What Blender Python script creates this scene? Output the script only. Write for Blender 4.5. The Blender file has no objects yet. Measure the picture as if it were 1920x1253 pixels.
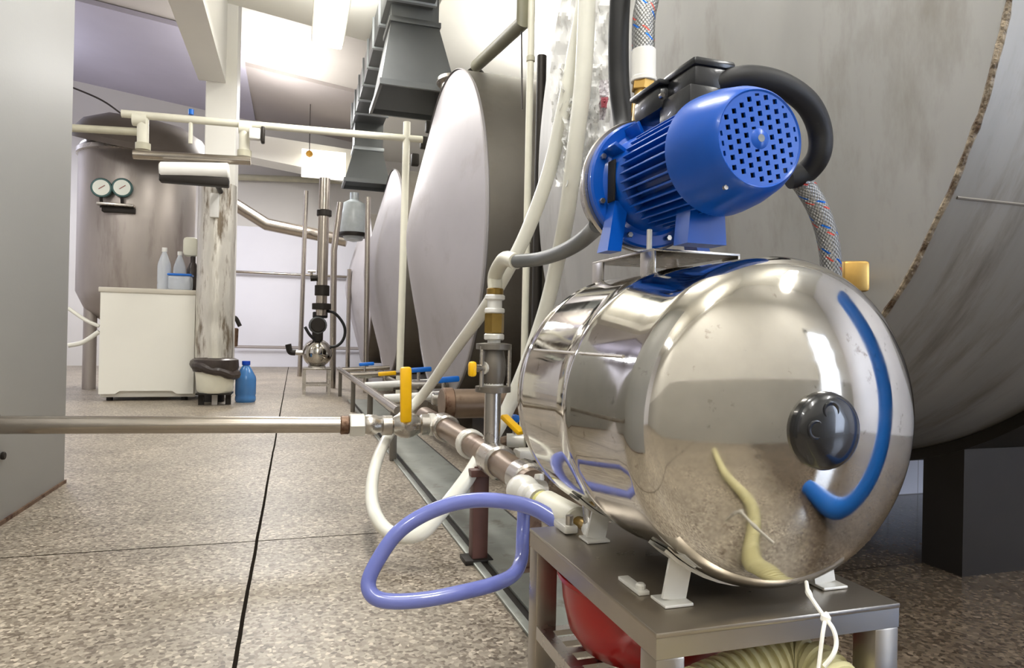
import bpy, bmesh, math, random
from mathutils import Vector, Matrix, noise
random.seed(7)
PI = math.pi
sc = bpy.context.scene
col = sc.collection
V = Vector

# ------------------------------------------------------------------ camera
CAM_H = 0.6
yaw, pitch, roll = math.atan(407 / 1280.), math.radians(.18), math.radians(1.2)
FW = V((math.sin(yaw) * math.cos(pitch), math.cos(yaw) * math.cos(pitch), math.sin(pitch)))
_r0 = V((math.cos(yaw), -math.sin(yaw), 0))
_u0 = _r0.cross(FW)
RT = _r0 * math.cos(roll) + _u0 * math.sin(roll)
UP = -_r0 * math.sin(roll) + _u0 * math.cos(roll)
cd = bpy.data.cameras.new('camera')
cd.sensor_width = 36
cd.lens = 24
cd.clip_start = .02
cam = bpy.data.objects.new('camera', cd)
col.objects.link(cam)
M = Matrix((RT, UP, -FW)).transposed().to_4x4()
M.translation = V((0, 0, CAM_H))
cam.matrix_world = M
sc.camera = cam
CO = V((0, 0, CAM_H))

def ray(px, py):
    return FW + RT * ((px - 960) / 1280.) - UP * ((py - 626.5) / 1280.)
def PD(px, py, d):                      # point seen at a pixel, at a distance along the view axis
    return CO + ray(px, py) * d
def PX(px, py, X):
    r = ray(px, py); return CO + r * (X / r.x)
def PY(px, py, Y):
    r = ray(px, py); return CO + r * (Y / r.y)
def PZ(px, py, z):
    r = ray(px, py); return CO + r * ((z - CAM_H) / r.z)

# ------------------------------------------------------------------ world, lamps, exposure
w = bpy.data.worlds.new('world'); sc.world = w; w.use_nodes = True
bg = w.node_tree.nodes['Background']
bg.inputs[0].default_value = (.80, .88, 1.0, 1)
bg.inputs[1].default_value = .8
sc.view_settings.view_transform = 'Standard'
sc.view_settings.look = 'None'
sc.view_settings.gamma = 1
sc.view_settings.use_curve_mapping = False
sc.view_settings.exposure = -0.1

def area(name, loc, size, power, color=(1, .985, .965), rot=(0, 0, 0)):
    l = bpy.data.lights.new(name, 'AREA'); l.shape = 'RECTANGLE'
    l.size, l.size_y = size; l.energy = power; l.color = color
    o = bpy.data.objects.new(name, l); col.objects.link(o)
    o.location = loc; o.rotation_euler = rot
    return o

# ceiling is a single pitch falling towards +X
CE0, CEM = 3.38, -.13
def zc(x): return CE0 + CEM * x
LAMPS = [(.20, 4.9, 1.5), (.20, 1.6, 1.5), (-1.9, 1.6, 1.5), (.2, -.7, 1.2), (-1.9, -.7, 1.2), (-2.6, 4.4, 1.5), (2.3, -.6, 1.2), (2.6, 5.9, 1.5)]  # fixtures behind the camera and over the right tanks are unseen, added as fill
for i, (x, y, L) in enumerate(LAMPS):
    area('ceiling_lamp_light', (x, y, 2.86), (.2, L), 40)
    area('ceiling_fill_uplight', (x, y, 2.97), (.2, L), 90 if x > 1.8 and y > 2 else 20, rot=(PI, 0, 0))  # upward light added over each fixture to brighten the ceiling
area('far_bay_fill', (-.3, 9.0, 3.3), (.25, 1.6), 130, (1, .98, .96))  # far bay fill, added without any fixtures
area('far_bay_fill_up', (-.3, 9.0, 3.4), (.25, 1.6), 40, (1, .98, .96), (PI, 0, 0))
area('far_bay_fill', (-3.6, 9.8, 3.6), (.25, 1.6), 90, (.86, .88, 1))
area('far_bay_fill_up', (-3.6, 9.8, 3.7), (.25, 1.6), 14, (.86, .88, 1), (PI, 0, 0))
# fill for the plinth, from an added unseen door behind the camera
area('door_fill', (3.0, -1.66, 1.1), (.7, 1.9), 45, (.90, .94, 1), (math.radians(90), 0, PI))

# ------------------------------------------------------------------ materials
def lin(c):
    return tuple((x / 12.92 if x <= .04045 else ((x + .055) / 1.055) ** 2.4) for x in [v / 255. for v in c]) + (1,)

MATS = {}
def mat(name, c, rough=.5, metal=0., var=0., vscale=6., bump=0., bscale=40., c2=None, c2scale=3., c2lo=.5, c2hi=.7,
        rvar=0., coat=0., alpha=1., trans=0., emit=0., stretch=(1, 1, 1), sub=0., ior=1.45):
    m = bpy.data.materials.new(name); m.use_nodes = True
    nt = m.node_tree; N = nt.nodes; Lk = nt.links
    b = N['Principled BSDF']
    base = lin(c)
    b.inputs['Base Color'].default_value = base
    b.inputs['Roughness'].default_value = rough
    b.inputs['Metallic'].default_value = metal
    b.inputs['Coat Weight'].default_value = coat
    b.inputs['Alpha'].default_value = alpha
    b.inputs['Transmission Weight'].default_value = trans
    b.inputs['IOR'].default_value = ior
    if emit:
        b.inputs['Emission Color'].default_value = base
        b.inputs['Emission Strength'].default_value = emit
    g = N.new('ShaderNodeNewGeometry'); mp = N.new('ShaderNodeMapping')
    mp.inputs['Scale'].default_value = stretch
    Lk.new(g.outputs['Position'], mp.inputs['Vector'])
    out = None
    if var or c2:
        nz = N.new('ShaderNodeTexNoise'); nz.inputs['Scale'].default_value = vscale; nz.inputs['Detail'].default_value = 5
        Lk.new(mp.outputs[0], nz.inputs['Vector'])
        mr = N.new('ShaderNodeMapRange')
        mr.inputs['From Min'].default_value = .3; mr.inputs['From Max'].default_value = .7
        mr.inputs['To Min'].default_value = 1 - var; mr.inputs['To Max'].default_value = 1 + var
        Lk.new(nz.outputs[0], mr.inputs[0])
        mx = N.new('ShaderNodeMix'); mx.data_type = 'RGBA'; mx.blend_type = 'MULTIPLY'
        mx.inputs[0].default_value = 1; mx.inputs[6].default_value = base
        Lk.new(mr.outputs[0], mx.inputs[7]); out = mx.outputs[2]
        if c2:
            n2 = N.new('ShaderNodeTexNoise'); n2.inputs['Scale'].default_value = c2scale; n2.inputs['Detail'].default_value = 6
            n2.inputs['Roughness'].default_value = .65
            Lk.new(mp.outputs[0], n2.inputs['Vector'])
            m2 = N.new('ShaderNodeMapRange'); m2.inputs['From Min'].default_value = c2lo; m2.inputs['From Max'].default_value = c2hi
            Lk.new(n2.outputs[0], m2.inputs[0])
            x2 = N.new('ShaderNodeMix'); x2.data_type = 'RGBA'
            Lk.new(m2.outputs[0], x2.inputs[0]); Lk.new(out, x2.inputs[6]); x2.inputs[7].default_value = lin(c2)
            out = x2.outputs[2]
        Lk.new(out, b.inputs['Base Color'])
    if rvar:
        n3 = N.new('ShaderNodeTexNoise'); n3.inputs['Scale'].default_value = vscale * 1.7; n3.inputs['Detail'].default_value = 4
        Lk.new(mp.outputs[0], n3.inputs['Vector'])
        m3 = N.new('ShaderNodeMapRange'); m3.inputs['To Min'].default_value = max(0, rough - rvar); m3.inputs['To Max'].default_value = rough + rvar
        m3.inputs['From Min'].default_value = .3; m3.inputs['From Max'].default_value = .7
        Lk.new(n3.outputs[0], m3.inputs[0]); Lk.new(m3.outputs[0], b.inputs['Roughness'])
    if bump:
        n4 = N.new('ShaderNodeTexNoise'); n4.inputs['Scale'].default_value = bscale; n4.inputs['Detail'].default_value = 3
        Lk.new(mp.outputs[0], n4.inputs['Vector'])
        bp = N.new('ShaderNodeBump'); bp.inputs['Strength'].default_value = bump; bp.inputs['Distance'].default_value = .01
        Lk.new(n4.outputs[0], bp.inputs['Height']); Lk.new(bp.outputs[0], b.inputs['Normal'])
    MATS[name] = m
    return m

mat('mirror_steel', (192, 188, 180), .07, 1, .05, 30, .012, 9, c2=(130, 120, 108), c2scale=48, c2lo=.63, c2hi=.76, rvar=.03)
mat('satin_steel', (188, 183, 176), .28, 1, .05, 12, rvar=.02)
mat('table_steel', (160, 152, 140), .30, .9, .06, 10, .02, 60, rvar=.03)
mat('pipe_steel', (176, 168, 158), .24, 1, .05, 9, rvar=.03)
mat('tank_steel', (164, 163, 160), .48, .5, .10, 3.2, .03, 30, c2=(128, 122, 114), c2scale=4.5, c2lo=.52, c2hi=.80, rvar=.06, stretch=(2, 1.6, .5))
mat('tank_shell_steel', (142, 138, 131), .46, .55, .12, 3.2, .02, 30, c2=(104, 96, 84), c2scale=4, c2lo=.50, c2hi=.78, stretch=(3.5, .7, .7))
mat('vessel_steel', (176, 172, 174), .5, .45, .06, 2.5, .02, 20, c2=(160, 152, 150), c2scale=3, c2lo=.56, c2hi=.85)
mat('body_steel', (126, 121, 113), .46, .62, .10, 3, c2=(112, 102, 90), c2scale=2.5, c2lo=.5, c2hi=.8)
mat('filter_steel', (172, 164, 158), .40, .62, .10, 2.4, c2=(120, 108, 102), c2scale=2, c2lo=.55, c2hi=.8, stretch=(2, 2, .4))
mat('weld', (138, 126, 108), .5, .5, .3, 60, .6, 90, c2=(70, 52, 36), c2scale=22, c2lo=.46, c2hi=.6)
mat('galvanised', (112, 115, 116), .42, .55, .08, 3)
mat('galvanised_light', (176, 182, 186), .38, .5, .08, 3)
mat('rusty_steel', (122, 98, 80), .5, .5, .2, 18, c2=(74, 40, 22), c2scale=14, c2lo=.5, c2hi=.62)
mat('brown_pipe', (132, 114, 98), .38, .7, .12, 14, c2=(92, 62, 38), c2scale=9, c2lo=.60, c2hi=.72)
mat('red_brown_paint', (96, 66, 60), .5, 0, .12, 15)
mat('dark_steel', (44, 40, 36), .5, .5, .12, 5)
mat('blue_paint', (0, 76, 172), .30, 0, .04, 20, coat=.12)
mat('blue_handle', (20, 105, 200), .35)
mat('yellow_handle', (244, 188, 6), .35, 0, .05, 20)
mat('black_plastic', (26, 27, 30), .28, 0, .1, 20, .03, 160, coat=.2)
mat('black_rubber', (24, 24, 25), .55, 0, .1, 30)
mat('black_gloss', (15, 16, 19), .26, 0, coat=.5)
mat('hole_black', (8, 9, 12), .8)
mat('brass', (186, 150, 84), .34, .85, .15, 25)
mat('old_brass', (150, 122, 62), .38, .8, .2, 25)
mat('cream_pvc', (220, 217, 200), .4, 0, .05, 8)
mat('dirty_cream_pvc', (186, 182, 160), .45, 0, .08, 8)
mat('hose_white', (236, 235, 224), .32, 0, .05, 12, coat=.3)
mat('hose_periwinkle', (114, 124, 196), .24, 0, .05, 12, coat=.4)
mat('hose_grey', (104, 106, 106), .38, 0, .06, 12)
mat('white_plastic', (232, 231, 226), .35, 0, .03, 10)
mat('knob_white', (222, 220, 212), .3, .2, .08, 20)
mat('red_plastic', (146, 10, 10), .3, 0, .1, 6, coat=.2)
mat('ribbed_hose', (212, 206, 160), .38, 0, .05, 8)
mat('string', (226, 224, 216), .6)
mat('film', (244, 244, 242), .3, 0, .03, 8, alpha=.74)
mat('label_paper', (230, 226, 230), .5, alpha=.9)
mat('label_red', (206, 130, 140), .5)
mat('paint_white', (234, 232, 226), .6, 0, .02, 3)
mat('wall_paint', (212, 209, 204), .75, 0, .03, 1.5)
mat('wall_white', (236, 236, 244), .6, 0, .02, 2)
mat('ceiling_paint', (240, 238, 228), .8, 0, .02, 2)
mat('slab_grey', (196, 190, 182), .8, 0, .03, 2)
mat('slab_dark', (172, 164, 160), .8, 0, .03, 2)
mat('slab_lavender', (186, 182, 196), .8, 0, .03, 2)
mat('cabinet_paint', (162, 162, 159), .52, 0, .04, 1.2, .03, 90)
mat('fridge_white', (226, 224, 214), .4, 0, .02, 3)
mat('fridge_top', (196, 190, 176), .45)
mat('bucket_white', (226, 224, 206), .4, 0, .04, 8)
mat('bag_dark', (58, 50, 46), .35, 0, .2, 12, .4, 30)
mat('foil_wrap', (206, 202, 192), .36, .5, .14, 9, .8, 14, c2=(120, 108, 92), c2scale=9, c2lo=.50, c2hi=.62, stretch=(1.6, 1.6, .3))
mat('lid_steel', (88, 80, 74), .45, .4, .1, 4)
mat('olive_pipe', (118, 115, 94), .5, 0, .1, 8)
mat('dado_grey', (176, 174, 168), .6)
mat('back_paint', (222, 220, 214), .7)
mat('bottle_clear', (222, 228, 236), .12, 0, alpha=.55)
mat('bottle_blue', (70, 128, 190), .18, 0, .08, 8, alpha=.86)
mat('bottle_cap', (20, 66, 170), .35)
mat('gauge_face', (232, 236, 226), .4)
mat('gauge_rim', (54, 84, 82), .35, .3)
mat('gauge_needle', (150, 70, 60), .5)
mat('glass_vessel', (206, 214, 216), .2, 0, .1, 14, alpha=.75)
mat('lamp_tube', (255, 251, 238), .5, emit=5.0)
mat('unit_glow', (255, 250, 236), .5, emit=1.5)
mat('lamp_housing', (240, 238, 228), .5)
mat('bulb_amber', (214, 160, 60), .4, 0)
mat('door_glow', (222, 234, 255), .4, emit=3.0)
mat('window_frame', (206, 206, 204), .5)
mat('drain_zinc', (150, 153, 146), .38, .45, .14, 9, c2=(104, 98, 84), c2scale=9, c2lo=.56, c2hi=.75)
mat('drain_gap', (40, 36, 32), .7)
mat('braid_mark_blue', (40, 100, 190), .4)
mat('braid_mark_red', (200, 60, 50), .4)
mat('yellow_tape', (206, 200, 120), .5)
mat('wire_dark', (60, 54, 50), .5)

def braid_material():
    m = bpy.data.materials.new('steel_braid'); m.use_nodes = True
    nt = m.node_tree; N = nt.nodes; L = nt.links; b = N['Principled BSDF']
    b.inputs['Metallic'].default_value = .75; b.inputs['Roughness'].default_value = .36
    uv = N.new('ShaderNodeUVMap')
    sp = N.new('ShaderNodeSeparateXYZ'); L.new(uv.outputs[0], sp.inputs[0])
    def mth(op, a, bb=None):
        n = N.new('ShaderNodeMath'); n.operation = op
        for i, v in enumerate((a, bb)):
            if v is None: continue
            if isinstance(v, (int, float)): n.inputs[i].default_value = v
            else: L.new(v, n.inputs[i])
        return n.outputs[0]
    u, v = sp.outputs[0], sp.outputs[1]          # u round the hose (0..1), v metres along it
    d1 = mth('SINE', mth('ADD', mth('MULTIPLY', u, 2 * PI * 9), mth('MULTIPLY', v, 420)))
    d2 = mth('SINE', mth('SUBTRACT', mth('MULTIPLY', u, 2 * PI * 9), mth('MULTIPLY', v, 420)))
    wv = mth('MULTIPLY', mth('ADD', mth('ABSOLUTE', d1), mth('ABSOLUTE', d2)), .5)
    cr = N.new('ShaderNodeMapRange'); L.new(wv, cr.inputs[0])
    mx = N.new('ShaderNodeMix'); mx.data_type = 'RGBA'
    L.new(cr.outputs[0], mx.inputs[0]); mx.inputs[6].default_value = lin((78, 80, 80)); mx.inputs[7].default_value = lin((168, 168, 166))
    # coloured tracer threads: spirals broken into dashes
    s = mth('FRACT', mth('ADD', mth('MULTIPLY', u, 2), mth('MULTIPLY', v, 22)))
    dash = mth('GREATER_THAN', mth('SINE', mth('MULTIPLY', v, 330)), -.1)
    ba = mth('MULTIPLY', mth('LESS_THAN', s, .085), dash)
    s2 = mth('FRACT', mth('ADD', mth('ADD', mth('MULTIPLY', u, 2), mth('MULTIPLY', v, 22)), .80))
    dash2 = mth('GREATER_THAN', mth('SINE', mth('ADD', mth('MULTIPLY', v, 330), 2)), .1)
    ra = mth('MULTIPLY', mth('LESS_THAN', s2, .07), dash2)
    m1 = N.new('ShaderNodeMix'); m1.data_type = 'RGBA'; L.new(ba, m1.inputs[0]); L.new(mx.outputs[2], m1.inputs[6]); m1.inputs[7].default_value = lin((30, 104, 196))
    m2 = N.new('ShaderNodeMix'); m2.data_type = 'RGBA'; L.new(ra, m2.inputs[0]); L.new(m1.outputs[2], m2.inputs[6]); m2.inputs[7].default_value = lin((206, 84, 74))
    L.new(m2.outputs[2], b.inputs['Base Color'])
    bp = N.new('ShaderNodeBump'); bp.inputs['Strength'].default_value = .5; bp.inputs['Distance'].default_value = .002
    L.new(wv, bp.inputs['Height']); L.new(bp.outputs[0], b.inputs['Normal'])
    MATS['steel_braid'] = m
braid_material()

def floor_material():
    m = bpy.data.materials.new('terrazzo'); m.use_nodes = True
    nt = m.node_tree; N = nt.nodes; L = nt.links; b = N['Principled BSDF']
    g = N.new('ShaderNodeNewGeometry'); sp = N.new('ShaderNodeSeparateXYZ'); L.new(g.outputs['Position'], sp.inputs[0])
    def mth(op, a, bb=None):
        n = N.new('ShaderNodeMath'); n.operation = op
        for i, v in enumerate((a, bb)):
            if v is None: continue
            if isinstance(v, (int, float)): n.inputs[i].default_value = v
            else: L.new(v, n.inputs[i])
        return n.outputs[0]
    def mix(f, a, c, blend='MIX'):
        n = N.new('ShaderNodeMix'); n.data_type = 'RGBA'; n.blend_type = blend
        for i, v in ((0, f), (6, a), (7, c)):
            if isinstance(v, (int, float, tuple)): n.inputs[i].default_value = v
            else: L.new(v, n.inputs[i])
        return n.outputs[2]
    vo = N.new('ShaderNodeTexVoronoi'); vo.inputs['Scale'].default_value = 125; L.new(g.outputs['Position'], vo.inputs['Vector'])
    sx = N.new('ShaderNodeSeparateColor'); L.new(vo.outputs['Color'], sx.inputs[0])
    rp = N.new('ShaderNodeValToRGB'); L.new(sx.outputs[0], rp.inputs[0])
    e = rp.color_ramp.elements; e[0].position = 0; e[0].color = lin((94, 82, 70)); e[1].position = 1; e[1].color = lin((196, 184, 166))
    for p_, c_ in ((.2, (124, 113, 99)), (.5, (146, 136, 121)), (.85, (163, 153, 137))):
        x = e.new(p_); x.color = lin(c_)
    n1 = N.new('ShaderNodeTexNoise'); n1.inputs['Scale'].default_value = 2.2; n1.inputs['Detail'].default_value = 7; n1.inputs['Roughness'].default_value = .6
    L.new(g.outputs['Position'], n1.inputs['Vector'])
    r1 = N.new('ShaderNodeMapRange'); r1.inputs['From Min'].default_value = .3; r1.inputs['From Max'].default_value = .7
    r1.inputs['To Min'].default_value = .76; r1.inputs['To Max'].default_value = 1.14; L.new(n1.outputs[0], r1.inputs[0])
    c = mix(1.0, rp.outputs[0], r1.outputs[0], 'MULTIPLY')
    # dirt patches
    n2 = N.new('ShaderNodeTexNoise'); n2.inputs['Scale'].default_value = 1.3; n2.inputs['Detail'].default_value = 8; n2.inputs['Roughness'].default_value = .7
    L.new(g.outputs['Position'], n2.inputs['Vector'])
    r2 = N.new('ShaderNodeMapRange'); r2.inputs['From Min'].default_value = .56; r2.inputs['From Max'].default_value = .78; r2.inputs['To Max'].default_value = .6; L.new(n2.outputs[0], r2.inputs[0])
    c = mix(r2.outputs[0], c, lin((118, 104, 86)))
    X, Y = sp.outputs[0], sp.outputs[1]
    wob = mth('MULTIPLY', mth('SUBTRACT', n1.outputs[0], .5), .008)
    def line(co, at, hw):
        return mth('LESS_THAN', mth('ABSOLUTE', mth('SUBTRACT', mth('ADD', co, wob), at)), hw)
    left = mth('LESS_THAN', X, .45)
    right = mth('GREATER_THAN', X, .7)
    j = mth('MULTIPLY', line(X, -.091, .0042), 1.0)
    j2 = mth('MULTIPLY', line(Y, 2.075, .0035), left)
    j3 = mth('MULTIPLY', line(Y, 1.45, .004), right)
    j4 = line(X, -2.1, .005)
    j5 = line(X, 1.9, .004)
    j6 = line(Y, 6.9, .012)
    for jj, k in ((j, 1.0), (j2, .9), (j3, .8), (j4, .7), (j5, .6), (j6, .5)):
        c = mix(mth('MULTIPLY', jj, k), c, lin((34, 30, 26)))
    # the wet strip beneath the big tanks is browner and glossier
    wet = N.new('ShaderNodeMapRange'); wet.inputs['From Min'].default_value = .72; wet.inputs['From Max'].default_value = 1.0; L.new(mth('ADD', X, mth('MULTIPLY', mth('SUBTRACT', n2.outputs[0], .5), .5)), wet.inputs[0])
    c = mix(mth('MULTIPLY', wet.outputs[0], .75), c, mix(1.0, c, lin((118, 100, 82)), 'MULTIPLY'))
    L.new(c, b.inputs['Base Color'])
    rr = N.new('ShaderNodeMapRange'); rr.inputs['To Min'].default_value = .42; rr.inputs['To Max'].default_value = .12; L.new(wet.outputs[0], rr.inputs[0])
    L.new(rr.outputs[0], b.inputs['Roughness'])
    L.new(mth('MULTIPLY', mth('SUBTRACT', 1.0, mth('MINIMUM', mth('ADD', j, j2), 1.0)), .5), b.inputs['Specular IOR Level'])
    MATS['terrazzo'] = m
floor_material()

def tile_material():
    m = bpy.data.materials.new('white_tile'); m.use_nodes = True
    nt = m.node_tree; N = nt.nodes; L = nt.links; b = N['Principled BSDF']
    g = N.new('ShaderNodeNewGeometry'); sp = N.new('ShaderNodeSeparateXYZ'); L.new(g.outputs['Position'], sp.inputs[0])
    def mth(op, a, bb):
        n = N.new('ShaderNodeMath'); n.operation = op
        for i, v in enumerate((a, bb)):
            if isinstance(v, (int, float)): n.inputs[i].default_value = v
            elif v is not None: L.new(v, n.inputs[i])
        return n.outputs[0]
    a = mth('LESS_THAN', mth('FRACT', mth('MULTIPLY', sp.outputs[0], 6.67), None), .02)
    c = mth('LESS_THAN', mth('FRACT', mth('MULTIPLY', sp.outputs[2], 6.67), None), .02)
    mx = N.new('ShaderNodeMix'); mx.data_type = 'RGBA'; L.new(mth('MAXIMUM', a, c), mx.inputs[0])
    mx.inputs[6].default_value = lin((232, 231, 238)); mx.inputs[7].default_value = lin((168, 164, 166))
    L.new(mx.outputs[2], b.inputs['Base Color']); b.inputs['Roughness'].default_value = .25
    MATS['white_tile'] = m
tile_material()

# ------------------------------------------------------------------ mesh helpers
class MB:
    def __init__(s): s.v, s.f, s.uv = [], [], {}
    def add(s, vs, fs):
        n = len(s.v); s.v += [V(p) for p in vs]; s.f += [tuple(i + n for i in f) for f in fs]; return s
    def box(s, a, b, bev=0.0):
        x0, x1 = sorted((a[0], b[0])); y0, y1 = sorted((a[1], b[1])); z0, z1 = sorted((a[2], b[2]))
        return s.obox(V(((x0 + x1) / 2, (y0 + y1) / 2, (z0 + z1) / 2)), V((1, 0, 0)), V((0, 1, 0)), V((0, 0, 1)), (x1 - x0, y1 - y0, z1 - z0), bev)
    def obox(s, c, ax, ay, az, size, bev=0.0):
        bm = bmesh.new(); bmesh.ops.create_cube(bm, size=1)
        for q in bm.verts: q.co = V((q.co.x * size[0], q.co.y * size[1], q.co.z * size[2]))
        if bev > 0:
            bmesh.ops.bevel(bm, geom=bm.edges[:], offset=min(bev, min(size) * .45), segments=2, affect='EDGES', profile=.5)
        bm.verts.index_update()
        s.add([c + ax * q.co.x + ay * q.co.y + az * q.co.z for q in bm.verts], [[q.index for q in f.verts] for f in bm.faces])
        bm.free(); return s
    def bar(s, p, q, w_, h_, bev=0.0, up=V((0, 0, 1))):
        p, q = V(p), V(q); d = (q - p); L = d.length; d.normalize()
        sd = d.cross(up)
        if sd.length < 1e-4: sd = d.cross(V((0, 1, 0)))
        sd.normalize(); u = sd.cross(d)
        return s.obox((p + q) / 2, sd, d, u, (w_, L, h_), bev)
    def prism(s, poly, dvec):
        n = len(poly); d = V(dvec)
        vs = [V(p) for p in poly] + [V(p) + d for p in poly]
        fs = [tuple(range(n))[::-1], tuple(range(n, 2 * n))] + [(i, (i + 1) % n, (i + 1) % n + n, i + n) for i in range(n)]
        return s.add(vs, fs)
    def lathe(s, prof, o, ax=(0, 0, 1), n=32, a0=0., a1=2 * PI, close=True):
        """prof: (radius, distance along axis) pairs"""
        o = V(o); ax = V(ax).normalized()
        e1 = ax.cross(V((0, 0, 1)))
        if e1.length < 1e-3: e1 = V((1, 0, 0))
        e1.normalize(); e2 = ax.cross(e1)
        full = abs(a1 - a0 - 2 * PI) < 1e-6
        m = n if full else n + 1
        vs = []
        for r, h in prof:
            for k in range(m):
                a = a0 + (a1 - a0) * k / n
                vs.append(o + ax * h + (e1 * math.cos(a) + e2 * math.sin(a)) * r)
        fs = []
        for i in range(len(prof) - 1):
            for k in range(m if full else m - 1):
                k2 = (k + 1) % m
                fs.append((i * m + k, i * m + k2, (i + 1) * m + k2, (i + 1) * m + k))
        if close and full:
            if prof[0][0] > 1e-5: fs.append(tuple(range(m))[::-1])
            if prof[-1][0] > 1e-5: fs.append(tuple((len(prof) - 1) * m + k for k in range(m)))
        return s.add(vs, fs)
    def cyl(s, p, q, r, n=20, bev=0.0, r2=None):
        p, q = V(p), V(q); L = (q - p).length; r2 = r if r2 is None else r2
        if bev: pr = [(r - bev, 0), (r, bev), (r2, L - bev), (r2 - bev, L)]
        else: pr = [(r, 0), (r2, L)]
        return s.lathe(pr, p, q - p, n)
    def hexa(s, p, q, r): return s.cyl(p, q, r, 6, r * .08)
    def tube(s, pts, r, n=14, sub=8, smooth=True, caps=True, rfun=None, uv=False):
        pts = [V(p) for p in pts]
        if smooth and len(pts) > 2:
            P = [pts[0] * 2 - pts[1]] + pts + [pts[-1] * 2 - pts[-2]]; c = []
            for i in range(1, len(P) - 2):
                for k in range(sub):
                    t = k / sub; a, b, d, e = P[i - 1], P[i], P[i + 1], P[i + 2]
                    c.append(.5 * ((2 * b) + (d - a) * t + (2 * a - 5 * b + 4 * d - e) * t * t + (3 * b - a - 3 * d + e) * t ** 3))
            c.append(pts[-1]); pts = c
        T = []
        for i in range(len(pts)):
            T.append((pts[min(i + 1, len(pts) - 1)] - pts[max(i - 1, 0)]).normalized())
        e = T[0].cross(V((0, 0, 1)))
        if e.length < .05: e = T[0].cross(V((0, 1, 0)))
        e.normalize(); base = len(s.v); dist = 0; vs = []
        for i, p in enumerate(pts):
            e = (e - T[i] * e.dot(T[i])).normalized(); f_ = T[i].cross(e)
            if i: dist += (p - pts[i - 1]).length
            rr = rfun(i / (len(pts) - 1), dist) if rfun else r
            for k in range(n):
                a = 2 * PI * k / n
                vs.append(p + (e * math.cos(a) + f_ * math.sin(a)) * rr)
                if uv: s.uv[base + i * n + k] = (k / n, dist)
        fs = [(i * n + k, i * n + (k + 1) % n, (i + 1) * n + (k + 1) % n, (i + 1) * n + k) for i in range(len(pts) - 1) for k in range(n)]
        if caps: fs += [tuple(range(n))[::-1], tuple((len(pts) - 1) * n + k for k in range(n))]
        return s.add(vs, fs)
    def grid(s, fn, nu, nv):
        vs = [fn(i / nu, j / nv) for i in range(nu + 1) for j in range(nv + 1)]
        return s.add(vs, [(i * (nv + 1) + j, (i + 1) * (nv + 1) + j, (i + 1) * (nv + 1) + j + 1, i * (nv + 1) + j + 1) for i in range(nu) for j in range(nv)])
    def build(s, name, material, parent=None, smooth=True, angle=35, origin=None, fix=True):
        me = bpy.data.meshes.new(name)
        if parent is not None: o3 = V(parent['_o'])
        elif origin is not None: o3 = V(origin)
        else:
            xs = [p.x for p in s.v]; ys = [p.y for p in s.v]; zs = [p.z for p in s.v]
            o3 = V(((min(xs) + max(xs)) / 2, (min(ys) + max(ys)) / 2, min(zs)))
        me.from_pydata([p - o3 for p in s.v], [], s.f)
        if s.uv:
            ul = me.uv_layers.new(name='UVMap')
            for poly in me.polygons:
                us = [(li, s.uv.get(me.loops[li].vertex_index, (0, 0))) for li in poly.loop_indices]
                wrap = max(u[1][0] for u in us) - min(u[1][0] for u in us) > .5
                for li, (a, b) in us:
                    ul.data[li].uv = (a + 1 if wrap and a < .3 else a, b)
        if fix:
            bm = bmesh.new(); bm.from_mesh(me); bmesh.ops.recalc_face_normals(bm, faces=bm.faces[:]); bm.to_mesh(me); bm.free()
        me.materials.append(MATS[material])
        if smooth:
            for p in me.polygons: p.use_smooth = True
            me.set_sharp_from_angle(angle=math.radians(angle))
        o = bpy.data.objects.new(name, me); col.objects.link(o)
        if parent is not None: o.parent = parent
        else: o.location = o3
        o['_o'] = tuple(o3)
        return o

def tag(o, label, cat, group=None):
    o['label'] = label; o['category'] = cat
    if group: o['group'] = group
    return o
def thing(name, loc, label, cat, group=None):
    o = bpy.data.objects.new(name, None); col.objects.link(o); o.location = loc; o['_o'] = tuple(loc); o.empty_display_size = .05
    return tag(o, label, cat, group)
def struct(mb, name, m, **k):
    o = mb.build(name, m, **k); o['kind'] = 'structure'; return o
def copy_thing(root, loc, label, group=None):
    r = root.copy(); col.objects.link(r); r.location = loc; r['label'] = label; r['_o'] = tuple(loc)
    if group: r['group'] = group
    for ch in list(root.children):
        c = ch.copy(); col.objects.link(c); c.parent = r
        for g in ch.children:
            d = g.copy(); col.objects.link(d); d.parent = c
    return r

# ================================================================== SETTING
XL, XR, YB, YF = -4.6, 4.2, -1.75, 12.15
struct(MB().box((XL, YB, -.1), (XR, YF, 0)), 'floor', 'terrazzo', smooth=False)
def zfar(x): return 4.02 - .125 * x
# near ceiling bay (lower), pitch falls towards +X
def slab(x0, x1, y0, y1, zf, th):
    return MB().add([(x0, y0, zf(x0)), (x1, y0, zf(x1)), (x1, y1, zf(x1)), (x0, y1, zf(x0)), (x0, y0, zf(x0) + th), (x1, y0, zf(x1) + th), (x1, y1, zf(x1) + th), (x0, y1, zf(x0) + th)],
                    [(0, 1, 2, 3), (7, 6, 5, 4), (0, 4, 5, 1), (1, 5, 6, 2), (2, 6, 7, 3), (3, 7, 4, 0)])
YN = 6.45
struct(slab(-.75, 1.05, YB, YN, zc, .3), 'ceiling', 'ceiling_paint', smooth=False)
struct(slab(1.05, XR, YB, YF, lambda x: zc(1.05) + .40, .2), 'ceiling_right_bay', 'ceiling_paint', smooth=False)
struct(slab(XL, -.75, YB, 5.2, lambda x: zc(x) + .12, .3), 'ceiling_left_bay', 'ceiling_paint', smooth=False)
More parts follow.
